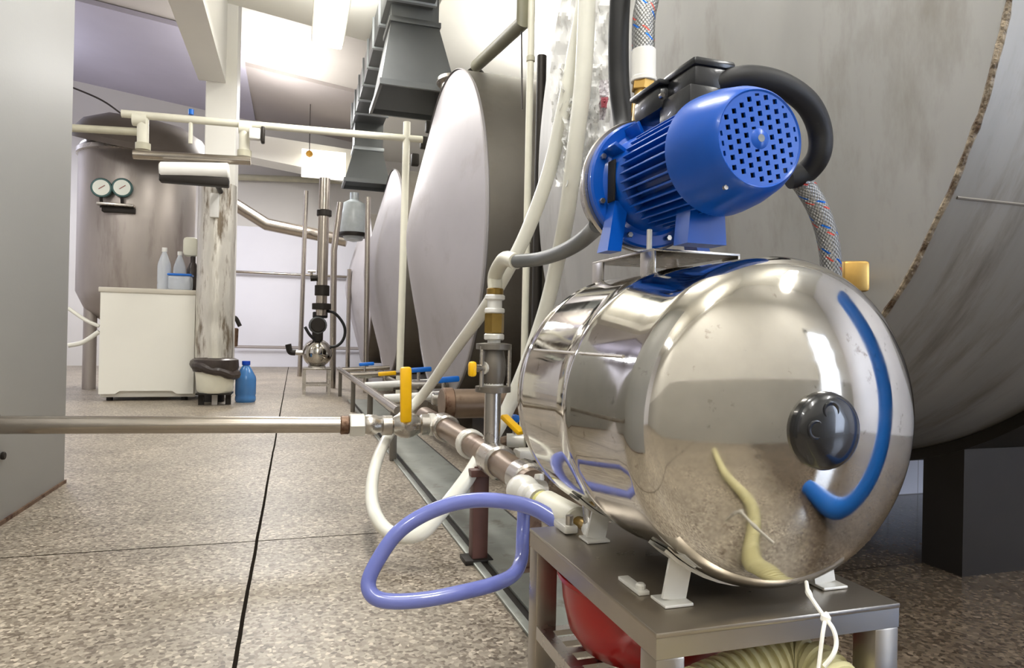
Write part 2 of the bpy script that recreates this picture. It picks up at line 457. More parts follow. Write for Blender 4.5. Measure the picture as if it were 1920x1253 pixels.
# far bay: higher, with ribbed slabs
struct(slab(XL, XR, 5.0, YF, lambda x: zfar(x) + .05, .3), 'ceiling_far_bay', 'slab_grey', smooth=False)
struct(slab(-.7, XR, 9.7, YF, zfar, .06), 'ceiling_far_panel', 'slab_dark', smooth=False)
struct(slab(XL, -.7, 8.9, YF, lambda x: zfar(x) - .02, .06), 'ceiling_far_left_panel', 'slab_lavender', smooth=False)
struct(MB().box((XL - .15, YB, 0), (XL, YF, 5.2)), 'wall_left', 'wall_white', smooth=False)
struct(MB().box((XR, YB, 0), (XR + .15, YF, 5.2)), 'wall_right', 'wall_white', smooth=False)
struct(MB().box((XL, YF, 0), (XR, YF + .15, 5.2)), 'wall_far', 'wall_paint', smooth=False)
struct(MB().box((-1.35, YF - .03, 0.0), (1.5, YF, 2.33), .004), 'wall_far_cladding', 'wall_white', smooth=False)
struct(MB().box((-1.35, YF - .034, .335), (1.5, YF - .028, .355)), 'trim_1', 'slab_dark', smooth=False)
struct(MB().box((XL, YB - .15, 0), (XR, YB, 4.4)), 'wall_back', 'back_paint', smooth=False)
struct(MB().box((XL, YB, 0), (XR, YB + .02, 1.08)), 'trim_2', 'dado_grey', smooth=False)
fr = MB()  # unseen glazed door, added to light the plinth and mirror as a stripe
for a, b in (((2.55, YB, 0), (2.65, YB + .06, 2.15)), ((3.35, YB, 0), (3.45, YB + .06, 2.15)), ((2.55, YB, 2.1), (3.45, YB + .06, 2.2))): fr.box(a, b)
dr = struct(fr, 'added_door', 'window_frame', smooth=False)
MB().box((2.65, YB + .021, .1), (3.35, YB + .035, 2.1)).build('door_glow_pane', 'door_glow', dr, smooth=False)
# girder and column
ctop = 2.76
struct(MB().box((-.84, 3.1, ctop), (-.62, 6.46, 4.2)), 'ceiling_girder', 'paint_white', smooth=False)
cp0, cp1 = PY(371, 500, 6.45), PY(437, 500, 6.45)
struct(MB().box((cp0.x + .03, 6.45, 0), (cp1.x, 6.78, 4.6), .01), 'column', 'paint_white', smooth=False)
# bright transverse beam in the far bay
BY = 11.0
a, b, c, d = PY(440, 246, BY), PY(668, 282, BY), PY(668, 334, BY), PY(440, 288, BY)
struct(MB().prism([a, b, c, d], (0, .5, 0)), 'ceiling_far_beam', 'ceiling_paint', smooth=False)
MB_ = MB()

# ------------------------------------------------------------------ ceiling lamps
def ceiling_lamp(x, y, L, label):
    t = thing('ceiling_light', (x, y, 2.88), label, 'light', 'fluorescent ceiling lights')
    z = 2.9
    MB().box((x - .125, y - L / 2, z), (x + .125, y + L / 2, z + .05), .01).build('housing', 'lamp_housing', t)
    MB().box((x - .11, y - L / 2 + .01, z - .035), (x + .11, y + L / 2 - .01, z + .002), .012).build('diffuser', 'lamp_tube', t)
    for s in (-1, 1):
        MB().cyl((x, y + s * L * .35, z + .05), (x, y + s * L * .35, zc(min(x, 1.05)) + (.405 if x > 1.05 else .005)), .008, 8).build('hanger_rod', 'lamp_housing', t)
    return t
labs = ['fluorescent ceiling light glowing white at the top of the photo above the aisle', 'fluorescent ceiling light over the aisle beside the blue pump',
        'fluorescent ceiling light above the grey cabinet', 'unseen fluorescent ceiling light added as fill behind the camera over the aisle', 'unseen fluorescent ceiling light added as fill behind the camera on the left',
        'fluorescent ceiling light above the left bay near the column', 'unseen fluorescent ceiling light added as fill behind the camera on the right', 'unseen fluorescent ceiling light added to brighten the ceiling above the right tank row']
for (x, y, L), lb in zip(LAMPS, labs): ceiling_lamp(x, y, L, lb)

# white unit on the far beam, brightness given by emission, with amber bulb
UY = 10.7
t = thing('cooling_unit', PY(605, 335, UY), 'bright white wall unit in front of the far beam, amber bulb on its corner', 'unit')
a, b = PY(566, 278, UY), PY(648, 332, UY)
MB().box((a.x, UY, b.z), (b.x, UY + .28, a.z), .01).build('housing', 'unit_glow', t)
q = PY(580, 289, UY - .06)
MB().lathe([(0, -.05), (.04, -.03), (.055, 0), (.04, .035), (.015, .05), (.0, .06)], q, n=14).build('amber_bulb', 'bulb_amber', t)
q2 = V((q.x, UY - .06, zfar(q.x)))
MB().cyl(q, q2, .006, 6).build('cable', 'wire_dark', t)

# ================================================================== LEFT CABINET
t = thing('grey_cabinet', (-1.25, 1.6, 0), 'tall pale grey painted metal cabinet at the left edge of the photo', 'cabinet')
MB().box((-1.7, .35, .0), (-.832, 3.02, 3.2), .006).build('body', 'cabinet_paint', t)
MB().box((-.834, .5, .0), (-.826, 3.024, .012)).build('base_grime', 'rusty_steel', t)  # brown grime line along the cabinet foot
q = PX(4, 855, -.83)
MB().cyl(q - V((.002, 0, 0)), q + V((.008, 0, 0)), .012, 12, .002).build('lock', 'dark_steel', t)

# ================================================================== BIG TANKS
def dished(X, R, bdepth, xr, n=96, m=26, rj=0.0):
    """head bulging to -X"""
    pr = []
    for i in range(m + 1):
        u = i / m; e = .16
        pr.append((R * u + 1e-6 * (i == 0), -bdepth * (math.sqrt(1 + e * e) - math.sqrt(u * u + e * e)) / (math.sqrt(1 + e * e) - e)))
    return pr
def big_tank(name, X, Yc, Zc, R, bd, Xr, label, head_mat, body_mat):
    t = thing(name, (X + .8, Yc, 0), label, 'tank')
    pr = dished(X, R, bd, Xr)
    MB().lathe(pr, (X, Yc, Zc), (1, 0, 0), 128, close=False).build('dished_head', head_mat, t, angle=60)
    MB().lathe([(R, 0), (R, .4), (R, Xr - X - .3), (R * .7, Xr - X - .05), (0.001, Xr - X)], (X, Yc, Zc), (1, 0, 0), 128, close=False).build('shell', body_mat, t, angle=40)
    return t
T1 = (1.0, 1.77, 1.31, 1.043)
tk = big_tank('storage_tank', *T1, .15, 3.9, 'huge steel tank filling the right side, rusty weld seam, behind the blue pump', 'tank_steel', 'tank_shell_steel')
# rusty, irregular weld
wp = []
for k in range(181):
    a = PI * (.48 + 1.1 * k / 180)
    wp.append(V((T1[0] + .004 * noise.noise(V((k * .21, 0, 0))), T1[1] + (T1[3] + .002) * math.cos(a), T1[2] + (T1[3] + .002) * math.sin(a))))
MB().tube(wp, .008, 8, smooth=False, rfun=lambda t_, d_: .0052 + .0025 * noise.noise(V((d_ * 38, 3, 0))) + .0015 * noise.noise(V((d_ * 120, 9, 0)))).build('weld_seam', 'weld', tk)
a = math.atan2(.84 - T1[2], .838 - T1[1])
wq = lambda x: V((x, T1[1] + T1[3] * math.cos(a), T1[2] + T1[3] * math.sin(a)))
MB().tube([wq(1.02 + .12 * k) for k in range(23)], .0025, 6).build('length_weld', 'body_steel', tk)
# cradle: dark steel band hugging the underside plus block
def cradle(X0, X1, Tn, a0, a1, zmin=.0):
    Yc, Zc, R = Tn[1], Tn[2], Tn[3]
    mb = MB(); n = 40; vs = []
    for k in range(n + 1):
        a = a0 + (a1 - a0) * k / n
        vs += [(X0, Yc + (R + .002) * math.cos(a), Zc + (R + .002) * math.sin(a)), (X1, Yc + (R + .002) * math.cos(a), Zc + (R + .002) * math.sin(a)),
               (X1, Yc + (R + .03) * math.cos(a), Zc + (R + .03) * math.sin(a)), (X0, Yc + (R + .03) * math.cos(a), Zc + (R + .03) * math.sin(a))]
    fs = []
    for k in range(n):
        for j in range(4):
            fs.append((4 * k + j, 4 * k + (j + 1) % 4, 4 * k + 4 + (j + 1) % 4, 4 * k + 4 + j))
    fs += [(0, 1, 2, 3), (4 * n + 3, 4 * n + 2, 4 * n + 1, 4 * n)]
    return mb.add(vs, fs)
t = thing('tank_cradle', (2.0, 1.8, 0), 'black steel cradle and leg under the huge right tank', 'support')
cradle(1.66, 2.5, T1, math.radians(198), math.radians(342)).build('saddle_band', 'dark_steel', t)
# pedestal block, top cut to the tank's curve
def saddle_block(X0, X1, Y0, Y1, Tn, gap):
    pts = [(X0, Y0, 0)]
    for k in range(13):
        y = Y0 + (Y1 - Y0) * k / 12
        pts.append((X0, y, Tn[2] - math.sqrt((Tn[3] + gap) ** 2 - (y - Tn[1]) ** 2)))
    pts.append((X0, Y1, 0))
    return MB().prism(pts, (X1 - X0, 0, 0))
saddle_block(1.66, 2.3, 1.33, 1.45, T1, .03).build('support_leg', 'dark_steel', t, smooth=False)
t = thing('tiled_plinth', (2.0, 2.3, 0), 'white tiled plinth standing on the wet floor under the huge right tank', 'plinth')
saddle_block(1.15, 2.72, 2.12, 2.50, T1, .032).build('plinth_block', 'white_tile', t, smooth=False)
# gold coloured brass stub beside the pressure vessel
r_ = PD(1594, 520, 1.16)
t = thing('brass_fitting', r_, 'square gold brass fitting on the huge tank right of the pressure vessel', 'fitting')
MB().obox(r_, RT, FW, UP, (.044, .05, .052), .006).build('square_nut', 'brass', t)
d_ = ray(1594, 520)
MB().cyl(r_ + FW * .02, r_ + V((.17, .16, .0)), .014, 16).build('nipple', 'old_brass', t)

tk2 = big_tank('storage_tank', .95, 4.54, 1.247, 1.08, .25, 3.4, 'steel tank with pale dished head in mid aisle, second from the blue pump', 'vessel_steel', 'body_steel')
tk3 = big_tank('storage_tank', .95, 7.35, 1.247, 1.08, .27, 3.4, 'lavender tinted tank head behind the cream upright pipe, third tank of the row', 'vessel_steel', 'body_steel')
tk4 = big_tank('storage_tank', .95, 10.1, 1.247, 1.08, .27, 3.4, 'farthest dished tank of the row beside the far wall', 'vessel_steel', 'body_steel')
for tt, Yc in ((tk2, 4.54), (tk3, 7.35), (tk4, 10.1)):
    MB().lathe([(1.081, -.012), (1.087, -.006), (1.087, .006), (1.081, .012)], (.95, Yc, 1.247), (1, 0, 0), 96, close=False).build('head_weld', 'vessel_steel', tt)
    for x in (1.3, 2.8):
        saddle_block(x, x + .2, Yc - .5, Yc + .5, (x, Yc, 1.247, 1.08), .002).build('foot', 'dark_steel', tt, smooth=False)
# lifting lug on top of the second tank
lp = PD(917, 128, 4.35)
lp = V((lp.x, 4.54, 2.327))
MB().tube([lp + V((-.06, 0, -.005)), lp + V((-.055, 0, .06)), lp + V((0, 0, .1)), lp + V((.055, 0, .06)), lp + V((.06, 0, -.005))], .016, 10).build('lifting_lug', 'dark_steel', tk2)
mq = V((.98, 5.1, 2.2))
MB().lathe([(.001, .0), (.07, 0), (.07, .1), (.1, .1), (.1, .125), (.001, .125)], V((1.02, 4.75, 2.29)), (0, .2, 1), 20).build('inspection_port', 'satin_steel', tk2)
# plate fittings on the head of tank three
for (px, py) in ((805, 238), (795, 268), (778, 300)):
    q = PY(px, py, 6.15)
    MB().obox(q, V((1, 0, 0)), V((0, 1, 0)), V((0, 0, 1)), (.07, .06, .11), .012).build('head_clamp', 'dark_steel', tk3)

# ================================================================== EXTRACT DUCT AND HOODS
t = thing('extract_duct', (.75, 6.3, 3.0), 'galvanised ventilation duct running below the ceiling behind the extract hoods', 'duct')
MB().box((.58, 4.7, 3.0), (.92, 8.3, 3.24), .004).build('duct_run', 'galvanised', t)
for k in range(8):
    y = 4.9 + .45 * k
    MB().box((.565, y, 2.985), (.935, y + .035, 3.25), .003).build('duct_flange', 'galvanised_light', t)
def hood(Y0, Y1, X0, X1, zl, zt, nX0, nX1, nY0, nY1, ztop, label, mt):
    t = thing('extract_hood', ((X0 + X1) / 2, (Y0 + Y1) / 2, zl), label, 'extractor hood')
    th = .004
    def shell(o):
        return [(X0 + o, Y0 + o, zl), (X1 - o, Y0 + o, zl), (X1 - o, Y1 - o, zl), (X0 + o, Y1 - o, zl),
                (nX0 + o, nY0 + o, zt), (nX1 - o, nY0 + o, zt), (nX1 - o, nY1 - o, zt), (nX0 + o, nY1 - o, zt)]
    vs = shell(0) + shell(th)
    fs = []
    for k in range(4):
        j = (k + 1) % 4
        fs += [(k, j, 4 + j, 4 + k), (8 + j, 8 + k, 12 + k, 12 + j), (k, 8 + k, 8 + j, j)]
    fs.append((12, 13, 14, 15))
    MB().add(vs, fs).build('canopy', mt, t, smooth=False)
    MB().box((nX0, nY0, zt), (nX1, nY1, ztop), .003).build('neck', mt, t)
    MB().box((nX0 - .015, nY0 - .015, zt - .01), (nX1 + .015, nY1 + .015, zt + .03), .003).build('neck_flange', 'galvanised_light' if zt < 2.8 else mt, t)
    l = MB()
    for a, b in (((X0 - .01, Y0 - .01, zl - .03), (X1 + .01, Y0 + .012, zl + .012)), ((X0 - .01, Y1 - .012, zl - .03), (X1 + .01, Y1 + .01, zl + .012)),
                 ((X0 - .01, Y0, zl - .03), (X0 + .012, Y1, zl + .012)), ((X1 - .012, Y0, zl - .03), (X1 + .01, Y1, zl + .012))): l.box(a, b)
    l.build('rim', mt, t, smooth=False)
    return t
hood(4.9, 5.6, .545, 1.09, 2.40, 2.88, .62, .97, 5.0, 5.35, 3.32, 'large grey galvanised extract hood hanging above the second tank', 'galvanised')
hh = hood(7.9, 8.35, .50, 1.0, 2.34, 2.70, .60, .92, 7.95, 8.25, 3.02, 'smaller galvanised extract hood farther back below the large one', 'galvanised')
# glass vessel beneath the far hood
q = PY(664, 385, 7.95)
t = thing('sight_vessel', q, 'cloudy glass sight vessel hanging below the smaller hood', 'vessel')
MB().lathe([(.001, -.42), (.10, -.40), (.15, -.3), (.16, -.1), (.12, .02), (.05, .06), (.05, .08)], q, n=20).build('glass_body', 'glass_vessel', t)
MB().lathe([(.17, -.36), (.175, -.34), (.17, -.32)], q, n=20).build('clamp_ring', 'dark_steel', t)
MB().cyl(q + V((0, 0, .06)), q + V((0, 0, .14)), .05, 12).build('neck', 'galvanised_light', t)

# ================================================================== PIPES
def pipe(name, pts, r, m, label, cat='pipe', flanges=(), **k):
    pts = [V(p) for p in pts]
    if flanges:
        t = thing(name, pts[0], label, cat)
        MB().tube(pts, r, 18, smooth=k.get('smooth', False)).build('pipe_run', m, t)
        for (p, d, rr, L, fm) in flanges:
            d = V(d).normalized()
            MB().cyl(V(p) - d * L / 2, V(p) + d * L / 2, rr, 18, min(.004, L * .2)).build('coupling', fm, t)
        return t
    return tag(MB().tube(pts, r, 18, smooth=k.get('smooth', False)).build(name, m), label, cat)

# cream upright pipe by tank two and cream overhead pipe
Yp = 5.92
o1, o2 = PY(228, 213, Yp), PY(792, 262, Yp)
cpv = [(PY(p, 225 + (p - 262) * .083, Yp), (1, 0, 0), .05, .1, 'cream_pvc') for p in (262, 460)]
t = pipe('overhead_pipe', [o1, o2], .030, 'cream_pvc', 'cream plastic pipe running overhead from the filter tank to the tank row', flanges=cpv)
for px in (268, 458):
    a = PY(px, 222 + (px - 262) * .083, Yp); b_ = PY(px, 276 + (px - 262) * .07, Yp)
    MB().cyl(a, b_, .042, 16).build('drop_leg', 'cream_pvc', t)
    MB().cyl(b_ + V((0, 0, -.02)), b_ + V((0, 0, .03)), .055, 16).build('drop_collar', 'dirty_cream_pvc', t)
a = PY(358, 222, Yp); MB().cyl(a + V((0, 0, -.2)), a, .016, 10).build('small_drop', 'cream_pvc', t)
MB().cyl(a + V((0, 0, .03)), a + V((0, 0, .07)), .02, 10).build('blue_cap', 'blue_handle', t)
q0 = PY(763, 240, Yp); q1 = PY(749, 700, Yp)
pipe('upright_pipe', [q0 + V((0, 0, .05)), V((q1.x, Yp, .02))], .031, 'cream_pvc', 'cream upright pipe in front of the tank row, above the yellow lever')
pipe('left_overhead_pipe', [PY(100, 238, 6.2), PY(266, 248, 5.95)], .03, 'dirty_cream_pvc', 'short cream pipe crossing the filter tank just below its lid')
# valve and white box near column
pipe('grey_crossbar', [PY(250, 290, 5.8), PY(470, 302, 5.8)], .035, 'pipe_steel', 'thick grey pipe crossing before the column above the white roll')
q0, q1 = PY(300, 320, 5.7), PY(430, 322, 5.7)
t = thing('white_roll', q0, 'white horizontal cylinder in front of the column below the grey crossbar', 'roll')
MB().cyl(q0, q1, .066, 24, .01).build('cylinder', 'white_plastic', t)
MB().box(q0 + V((-.0, -.05, -.085)), q1 + V((.0, .05, -.055)), .01).build('dark_bottom', 'dark_steel', t)  # dark strip along the bottom of the roll
MB().cyl(q0 * .2 + q1 * .8 + V((0, 0, -.08)), q0 * .2 + q1 * .8 + V((0, 0.5, -.08)), .02, 10).build('bracket_arm', 'dark_steel', t)
# small white boxes on the overhead pipe
q = PY(478, 252, 5.85)
t = thing('junction_box', q, 'small white junction box clamped below the cream overhead pipe', 'box')
MB().obox(q, V((1, 0, 0)), V((0, 1, 0)), V((0, 0, 1)), (.085, .08, .09), .01).build('box_body', 'white_plastic', t)
MB().obox(q + V((.06, 0, 0)), V((1, 0, 0)), V((0, 1, 0)), V((0, 0, 1)), (.03, .07, .13), .01).build('clamp', 'dark_steel', t)

# far wall pipes
Yw = 12.05
pipe('far_wall_pipe', [PY(432, 509, Yw), PY(660, 520, Yw)], .022, 'pipe_steel', 'thin horizontal pipe along the white far wall at mid height')
pipe('far_wall_pipe', [PY(440, 651, Yw), PY(690, 655, Yw)], .016, 'slab_dark', 'thin pipe low along the white far wall above the skirting')
pipe('grey_wall_pipe', [PY(440, 332, Yw), PY(700, 342, Yw)], .05, 'dirty_cream_pvc', 'pipe along the grey upper part of the far wall')
pipe('silver_duct_pipe', [PY(400, 360, 10), PY(438, 382, 10), PY(500, 421, 10), PY(560, 433, 10), PY(650, 452, 9.9)], .085, 'pipe_steel', 'thick silver pipe sloping down across the far wall beside the column')
pipe('far_riser_pipe', [PY(574, 358, 9.6), V((PY(562, 690, 9.6).x, 9.6, 0))], .03, 'pipe_steel', 'slim grey riser left of the small far pump')
pipe('far_riser_pipe', [PY(609, 335, 6.86), PY(602, 592, 6.86)], .052, 'pipe_steel', 'thick grey riser standing on the small far pump',
     flanges=[(PY(608, 400, 6.86), (0, 0, 1), .07, .06, 'dark_steel'), (PY(604, 545, 6.86), (0, 0, 1), .07, .1, 'dark_steel'), (PY(603, 575, 6.86), (0, 0, 1), .09, .06, 'dark_steel')])
pipe('far_riser_pipe', [PY(638, 380, 7.6), PY(626, 470, 7.6), V((PY(624, 690, 7.6).x, 7.6, 0))], .034, 'pipe_steel', 'bent grey riser right of the small far pump')
pipe('far_riser_pipe', [PY(690, 370, 7.0), V((PY(686, 700, 7.0).x, 7.0, 0))], .026, 'pipe_steel', 'slim steel riser before the lavender tank head')
pipe('far_riser_pipe', [PY(655, 505, 9.8), V((PY(652, 672, 9.8).x, 9.8, 0))], .03, 'pipe_steel', 'short grey riser at the right edge of the white far wall')
q = PY(583, 520, 6.86)
t = thing('tap_valve', q, 'small dark tap sticking out of the thick far riser', 'valve')
MB().cyl(PY(601, 521, 6.86), PY(582, 522, 6.86), .03, 12).build('tap_body', 'dark_steel', t)
MB().cyl(PY(584, 522, 6.86), PY(584, 510, 6.86), .012, 8).build('stem', 'pipe_steel', t)
MB().cyl(PY(577, 509, 6.86), PY(592, 509, 6.86), .012, 8).build('tap_handle', 'pipe_steel', t)

# tall pipes between the two nearest tanks
vp = PD(997, 5, 3.2)
t = pipe('tall_pipe', [V((vp.x, vp.y, 3.1)), V((vp.x, vp.y, 0))], .017, 'cream_pvc', 'slim cream pipe standing floor to ceiling between the two nearest tanks',
         flanges=[(V((vp.x, vp.y, z)), (0, 0, 1), .021, .03, 'dirty_cream_pvc') for z in (1.05, 1.9)])
vd = PD(1016, 105, 3.1)
pipe('tall_pipe', [vd, V((vd.x, vd.y, 0))], .022, 'dark_steel', 'dark steel pipe right of the slim cream pipe between the nearest tanks')
pipe('diagonal_pipe', [PD(893, 124, 4.45), V((vp.x - .03, vp.y + .02, 2.08)), V((vp.x - .03, vp.y + .02, 3.0))], .038, 'olive_pipe', 'olive grey pipe rising diagonally from the second tank to the ceiling')
pipe('thin_wire', [PD(978, 60, 3.25), PD(979, 205, 3.25)], .004, 'wire_dark', 'thin wire hanging left of the slim cream pipe', 'wire')

# ================================================================== FILTER TANK (left rear)
FY = 7.7
cx0, cx1 = PY(143, 450, FY), PY(368, 450, FY)
fx, fr = (cx0.x + cx1.x) / 2, (cx1.x - cx0.x) / 2 * .97
ztop = PY(250, 262, FY - .6).z
t = thing('filter_tank', (fx, FY, 0), 'tall upright stainless steel tank with raised dark lid behind the white fridge', 'tank')
MB().lathe([(.02, .55), (fr * .45, .62), (fr * .85, .78), (fr, .95), (fr, ztop), (fr * .97, ztop + .03), (fr * .7, ztop + .16), (.02, ztop + .24)], (fx, FY, 0), n=64).build('vessel', 'filter_steel', t)
MB().lathe([(fr + .0, ztop - .07), (fr + .022, ztop - .06), (fr + .022, ztop - .02), (fr, ztop)], (fx, FY, 0), n=64).build('rim_band', 'satin_steel', t)
for k in range(3):
    a = math.radians(200 + 120 * k)
    MB().cyl((fx + fr * .75 * math.cos(a), FY + fr * .75 * math.sin(a), 0), (fx + fr * .75 * math.cos(a), FY + fr * .75 * math.sin(a), .9), .06, 14).build('leg', 'filter_steel', t)
lc = PY(262, 268, FY - .35)
MB().lathe([(.001, .27), (.3, .25), (.5, .16), (.6, .03), (.6, -.02), (.5, .08), (.001, .17)], lc + V((.03, 0, -.03)), (.12, -.25, 1), 48).build('lid', 'lid_steel', t)
# gauges
for px, lb in ((190, 'left of the two round white dial gauges on the filter tank'), (229, 'right of the two round white dial gauges on the filter tank')):
    q = PY(px, 352, FY - fr - .04)
    g = thing('dial_gauge', q, lb, 'gauge', 'dial gauges on the filter tank')
    MB().lathe([(.085, .06), (.090, .0), (.084, -.006), (.072, -.006), (.072, -.001)], q, (0, 1, 0), 28).build('case', 'gauge_rim', g)
    MB().cyl(q + V((0, -.008, 0)), q + V((0, .004, 0)), .071, 28).build('dial_face', 'gauge_face', g)
    MB().bar(q + V((-.02, -.012, -.015)), q + V((.03, -.012, .022)), .008, .004).build('needle', 'gauge_needle', g)
    MB().cyl(q + V((0, .0, -.09)), q + V((0, .02, -.18)), .014, 10).build('stem', 'dark_steel', g)
q0, q1 = PY(180, 378, FY - fr - .1), PY(250, 388, FY - fr - .1)
t = thing('gauge_shelf', q0, 'small steel shelf under the two gauges on the filter tank', 'shelf')
MB().box((q0.x, q0.y, q1.z), (q1.x, q0.y + .3, q0.z), .006).build('shelf_plate', 'satin_steel', t)
MB().box((q0.x + .03, q0.y + .06, q1.z - .05), (q1.x - .0, q0.y + .3, q1.z), .004).build('shelf_bracket', 'dark_steel', t)
# hoses at its foot
pipe('thin_hose', [PY(128, 578, 6.9), PY(160, 600, 6.9), PY(186, 612, 6.9)], .016, 'hose_white', 'thin pale hose beside the filter tank, upper one of two near the cabinet', 'hose', smooth=True)
pipe('thin_hose', [PY(128, 648, 6.9), PY(155, 642, 6.9), PY(186, 622, 6.9)], .02, 'hose_white', 'thin pale hose beside the filter tank, lower one of two near the cabinet', 'hose', smooth=True)
pipe('roof_wire', [PY(100, 150, 9), PY(185, 185, 9), PY(230, 215, 9)], .01, 'wire_dark', 'thin dark wire sagging below the left roof slab', 'wire', smooth=True)

# ================================================================== FRIDGE AND BOTTLES
FYf = 6.28
a, b_ = PY(184, 745, FYf), PY(362, 752, FYf)
ft = PY(270, 541, FYf).z
t = thing('small_fridge', ((a.x + b_.x) / 2, FYf + .3, 0), 'white under-counter fridge standing by the column with bottles on top', 'fridge')
MB().box((a.x, FYf + .04, .03), (b_.x + .01, FYf + .55, ft - .03), .01).build('body', 'fridge_white', t)
MB().prism([(a.x, FYf, .06), (a.x + .12, FYf, .06), (a.x + .15, FYf, .085), (b_.x - .16, FYf, .085), (b_.x - .13, FYf, .06), (b_.x, FYf, .06), (b_.x, FYf, ft - .04), (a.x, FYf, ft - .04)], (0, .045, 0)).build('door', 'fridge_white', t, smooth=False)
MB().box((a.x - .015, FYf - .01, ft - .04), (b_.x + .012, FYf + .58, ft), .006).build('top_panel', 'fridge_top', t)
for x in (a.x + .06, b_.x - .08):
    MB().cyl((x, FYf + .1, 0), (x, FYf + .1, .04), .025, 10).build('foot', 'dark_steel', t)
def bottle(px, ybase, h, r, m, cap, label, cat='bottle', Y=None, z0=None, group=None, capm='bottle_cap'):
    Y = Y or FYf + .15
    q = PY(px, ybase, Y); z0 = ft if z0 is None else z0
    o = (q.x, Y, z0)
    t = thing('plastic_bottle', o, label, cat, group)
    MB().lathe([(r * .9, 0), (r, .015), (r, h * .12), (r * .95, h * .16), (r, h * .2), (r, h * .55), (r * .95, h * .62), (r * .55, h * .8), (r * .34, h * .88), (r * .32, h * .92)], o, n=20).build('bottle_body', m, t)
    MB().cyl((o[0], o[1], z0 + h * .9), (o[0], o[1], z0 + h), r * .4, 14, .002).build('cap', capm, t)
    return t
bottle(307, 540, .36, .052, 'bottle_clear', 0, 'clear plastic bottle on the fridge, left one of the two', capm='white_plastic')
bottle(336, 540, .35, .05, 'bottle_clear', 0, 'clear plastic bottle on the fridge behind the blue-topped jug', Y=FYf + .3, capm='white_plastic')
q = PY(338, 542, FYf + .1)
t = thing('water_jug', (q.x, FYf + .1, ft), 'short clear jug with pale blue rim on the fridge top', 'jug')
MB().box((q.x - .09, FYf + .04, ft), (q.x + .09, FYf + .17, ft + .125), .02).build('jug_body', 'bottle_clear', t)
MB().box((q.x - .095, FYf + .035, ft + .12), (q.x + .095, FYf + .175, ft + .14), .01).build('jug_rim', 'blue_handle', t)
q = PY(356, 470, FYf + .3)
t = thing('spray_bottle', (q.x, FYf + .35, ft), 'white headed bottle with dark neck at the fridge top by the column', 'bottle')
MB().lathe([(.03, 0), (.05, .02), (.05, .2), (.025, .26)], (q.x + .02, FYf + .35, ft), n=14).build('dark_body', 'bag_dark', t)
MB().obox(V((q.x, FYf + .35, ft + .4)), V((1, 0, 0)), V((0, 1, 0)), V((0, 0, 1)), (.12, .09, .17), .03).build('white_head', 'bucket_white', t)
MB().cyl((q.x + .02, FYf + .35, ft + .22), (q.x + .02, FYf + .35, ft + .36), .022, 10).build('neck', 'bag_dark', t)

# wrapped post in front of the column, bucket with bag, blue bottle
PYc = 6.2
a = PY(404, 520, PYc)
t = thing('wrapped_post', (a.x, PYc, 0), 'dirty silver foil-wrapped post from the white bucket up to the white roll', 'post')
za, zb = PY(404, 671, PYc).z, PY(404, 346, PYc).z
MB().tube([V((a.x, PYc + .02, za + (zb - za) * k / 30)) for k in range(31)], .15, 28, smooth=False, rfun=lambda t_, d_: .148 + .006 * noise.noise(V((0, 1, d_ * 5)))).build('wrap', 'foil_wrap', t)
MB().box((a.x - .04, PYc - .16, zb - .30), (a.x + .03, PYc - .10, zb - .1), .01).build('switch_box', 'white_plastic', t)
MB().cyl((a.x, PYc + .02, 0), (a.x, PYc + .02, za + .05), .09, 16).build('foot_pipe', 'dark_steel', t)
q = PY(403, 735, 5.95)
t = thing('white_bucket', (q.x, 5.95, 0), 'white bucket lined with a black bag at the foot of the wrapped post', 'bucket')
z0 = PY(403, 736, 5.95).z; z1 = PY(403, 700, 5.95).z; z2 = PY(403, 672, 5.95).z
MB().lathe([(.12, z0), (.135, z0 + .02), (.15, z1 + .02), (.152, z2 - .02)], (q.x, 5.95, 0), n=28).build('bucket_body', 'bucket_white', t)
MB().tube([V((q.x + .155 * math.cos(k * PI / 12), 5.95 + .155 * math.sin(k * PI / 12), z2 - .09 + .006 * math.sin(k * 1.7) - .045 * math.cos(k * PI / 12))) for k in range(25)], .03, 10, sub=2, caps=False,
          rfun=lambda t_, d_: .036 + .014 * noise.noise(V((d_ * 14, 0, 5)))).build('bag_fold', 'bag_dark', t)
MB().lathe([(.165, z1 + .015), (.178, z1 + .05), (.172, z2 - .01), (.15, z2), (.12, z2 - .02), (.001, z2 - .06)], (q.x, 5.95, 0), n=28).build('black_bag', 'bag_dark', t)
for s in (-1, 0, 1):
    MB().box((q.x + s * .1 - .02, 5.93, 0), (q.x + s * .1 + .02, 5.97, z0 + .01)).build('stand_leg', 'slab_grey' if s == 0 else 'dark_steel', t)
MB().box((q.x - .13, 5.84, z0 - .012), (q.x + .13, 6.06, z0 + .001)).build('stand_plate', 'dark_steel', t)
q = PY(460, 752, 6.15)
bottle(460, 752, .345, .083, 'bottle_blue', 0, 'large blue water bottle standing on the floor right of the column', Y=6.15, z0=0)
# red pump bit behind the column
q = PY(440, 620, 7.6)
t = thing('small_valve', q, 'dark curved valve lever peeking out right of the wrapped post', 'valve')
MB().tube([PY(430, 598, 7.6), PY(441, 596, 7.6), PY(450, 612, 7.6)], .022, 10).build('lever', 'dark_steel', t)
MB().cyl(PY(434, 650, 7.6), PY(436, 615, 7.6), .06, 14, .01).build('valve_body', 'rusty_steel', t)
MB().cyl(PY(434, 650, 7.6), V((PY(434, 650, 7.6).x, 7.6, 0)), .03, 10).build('stand_pipe', 'dark_steel', t)

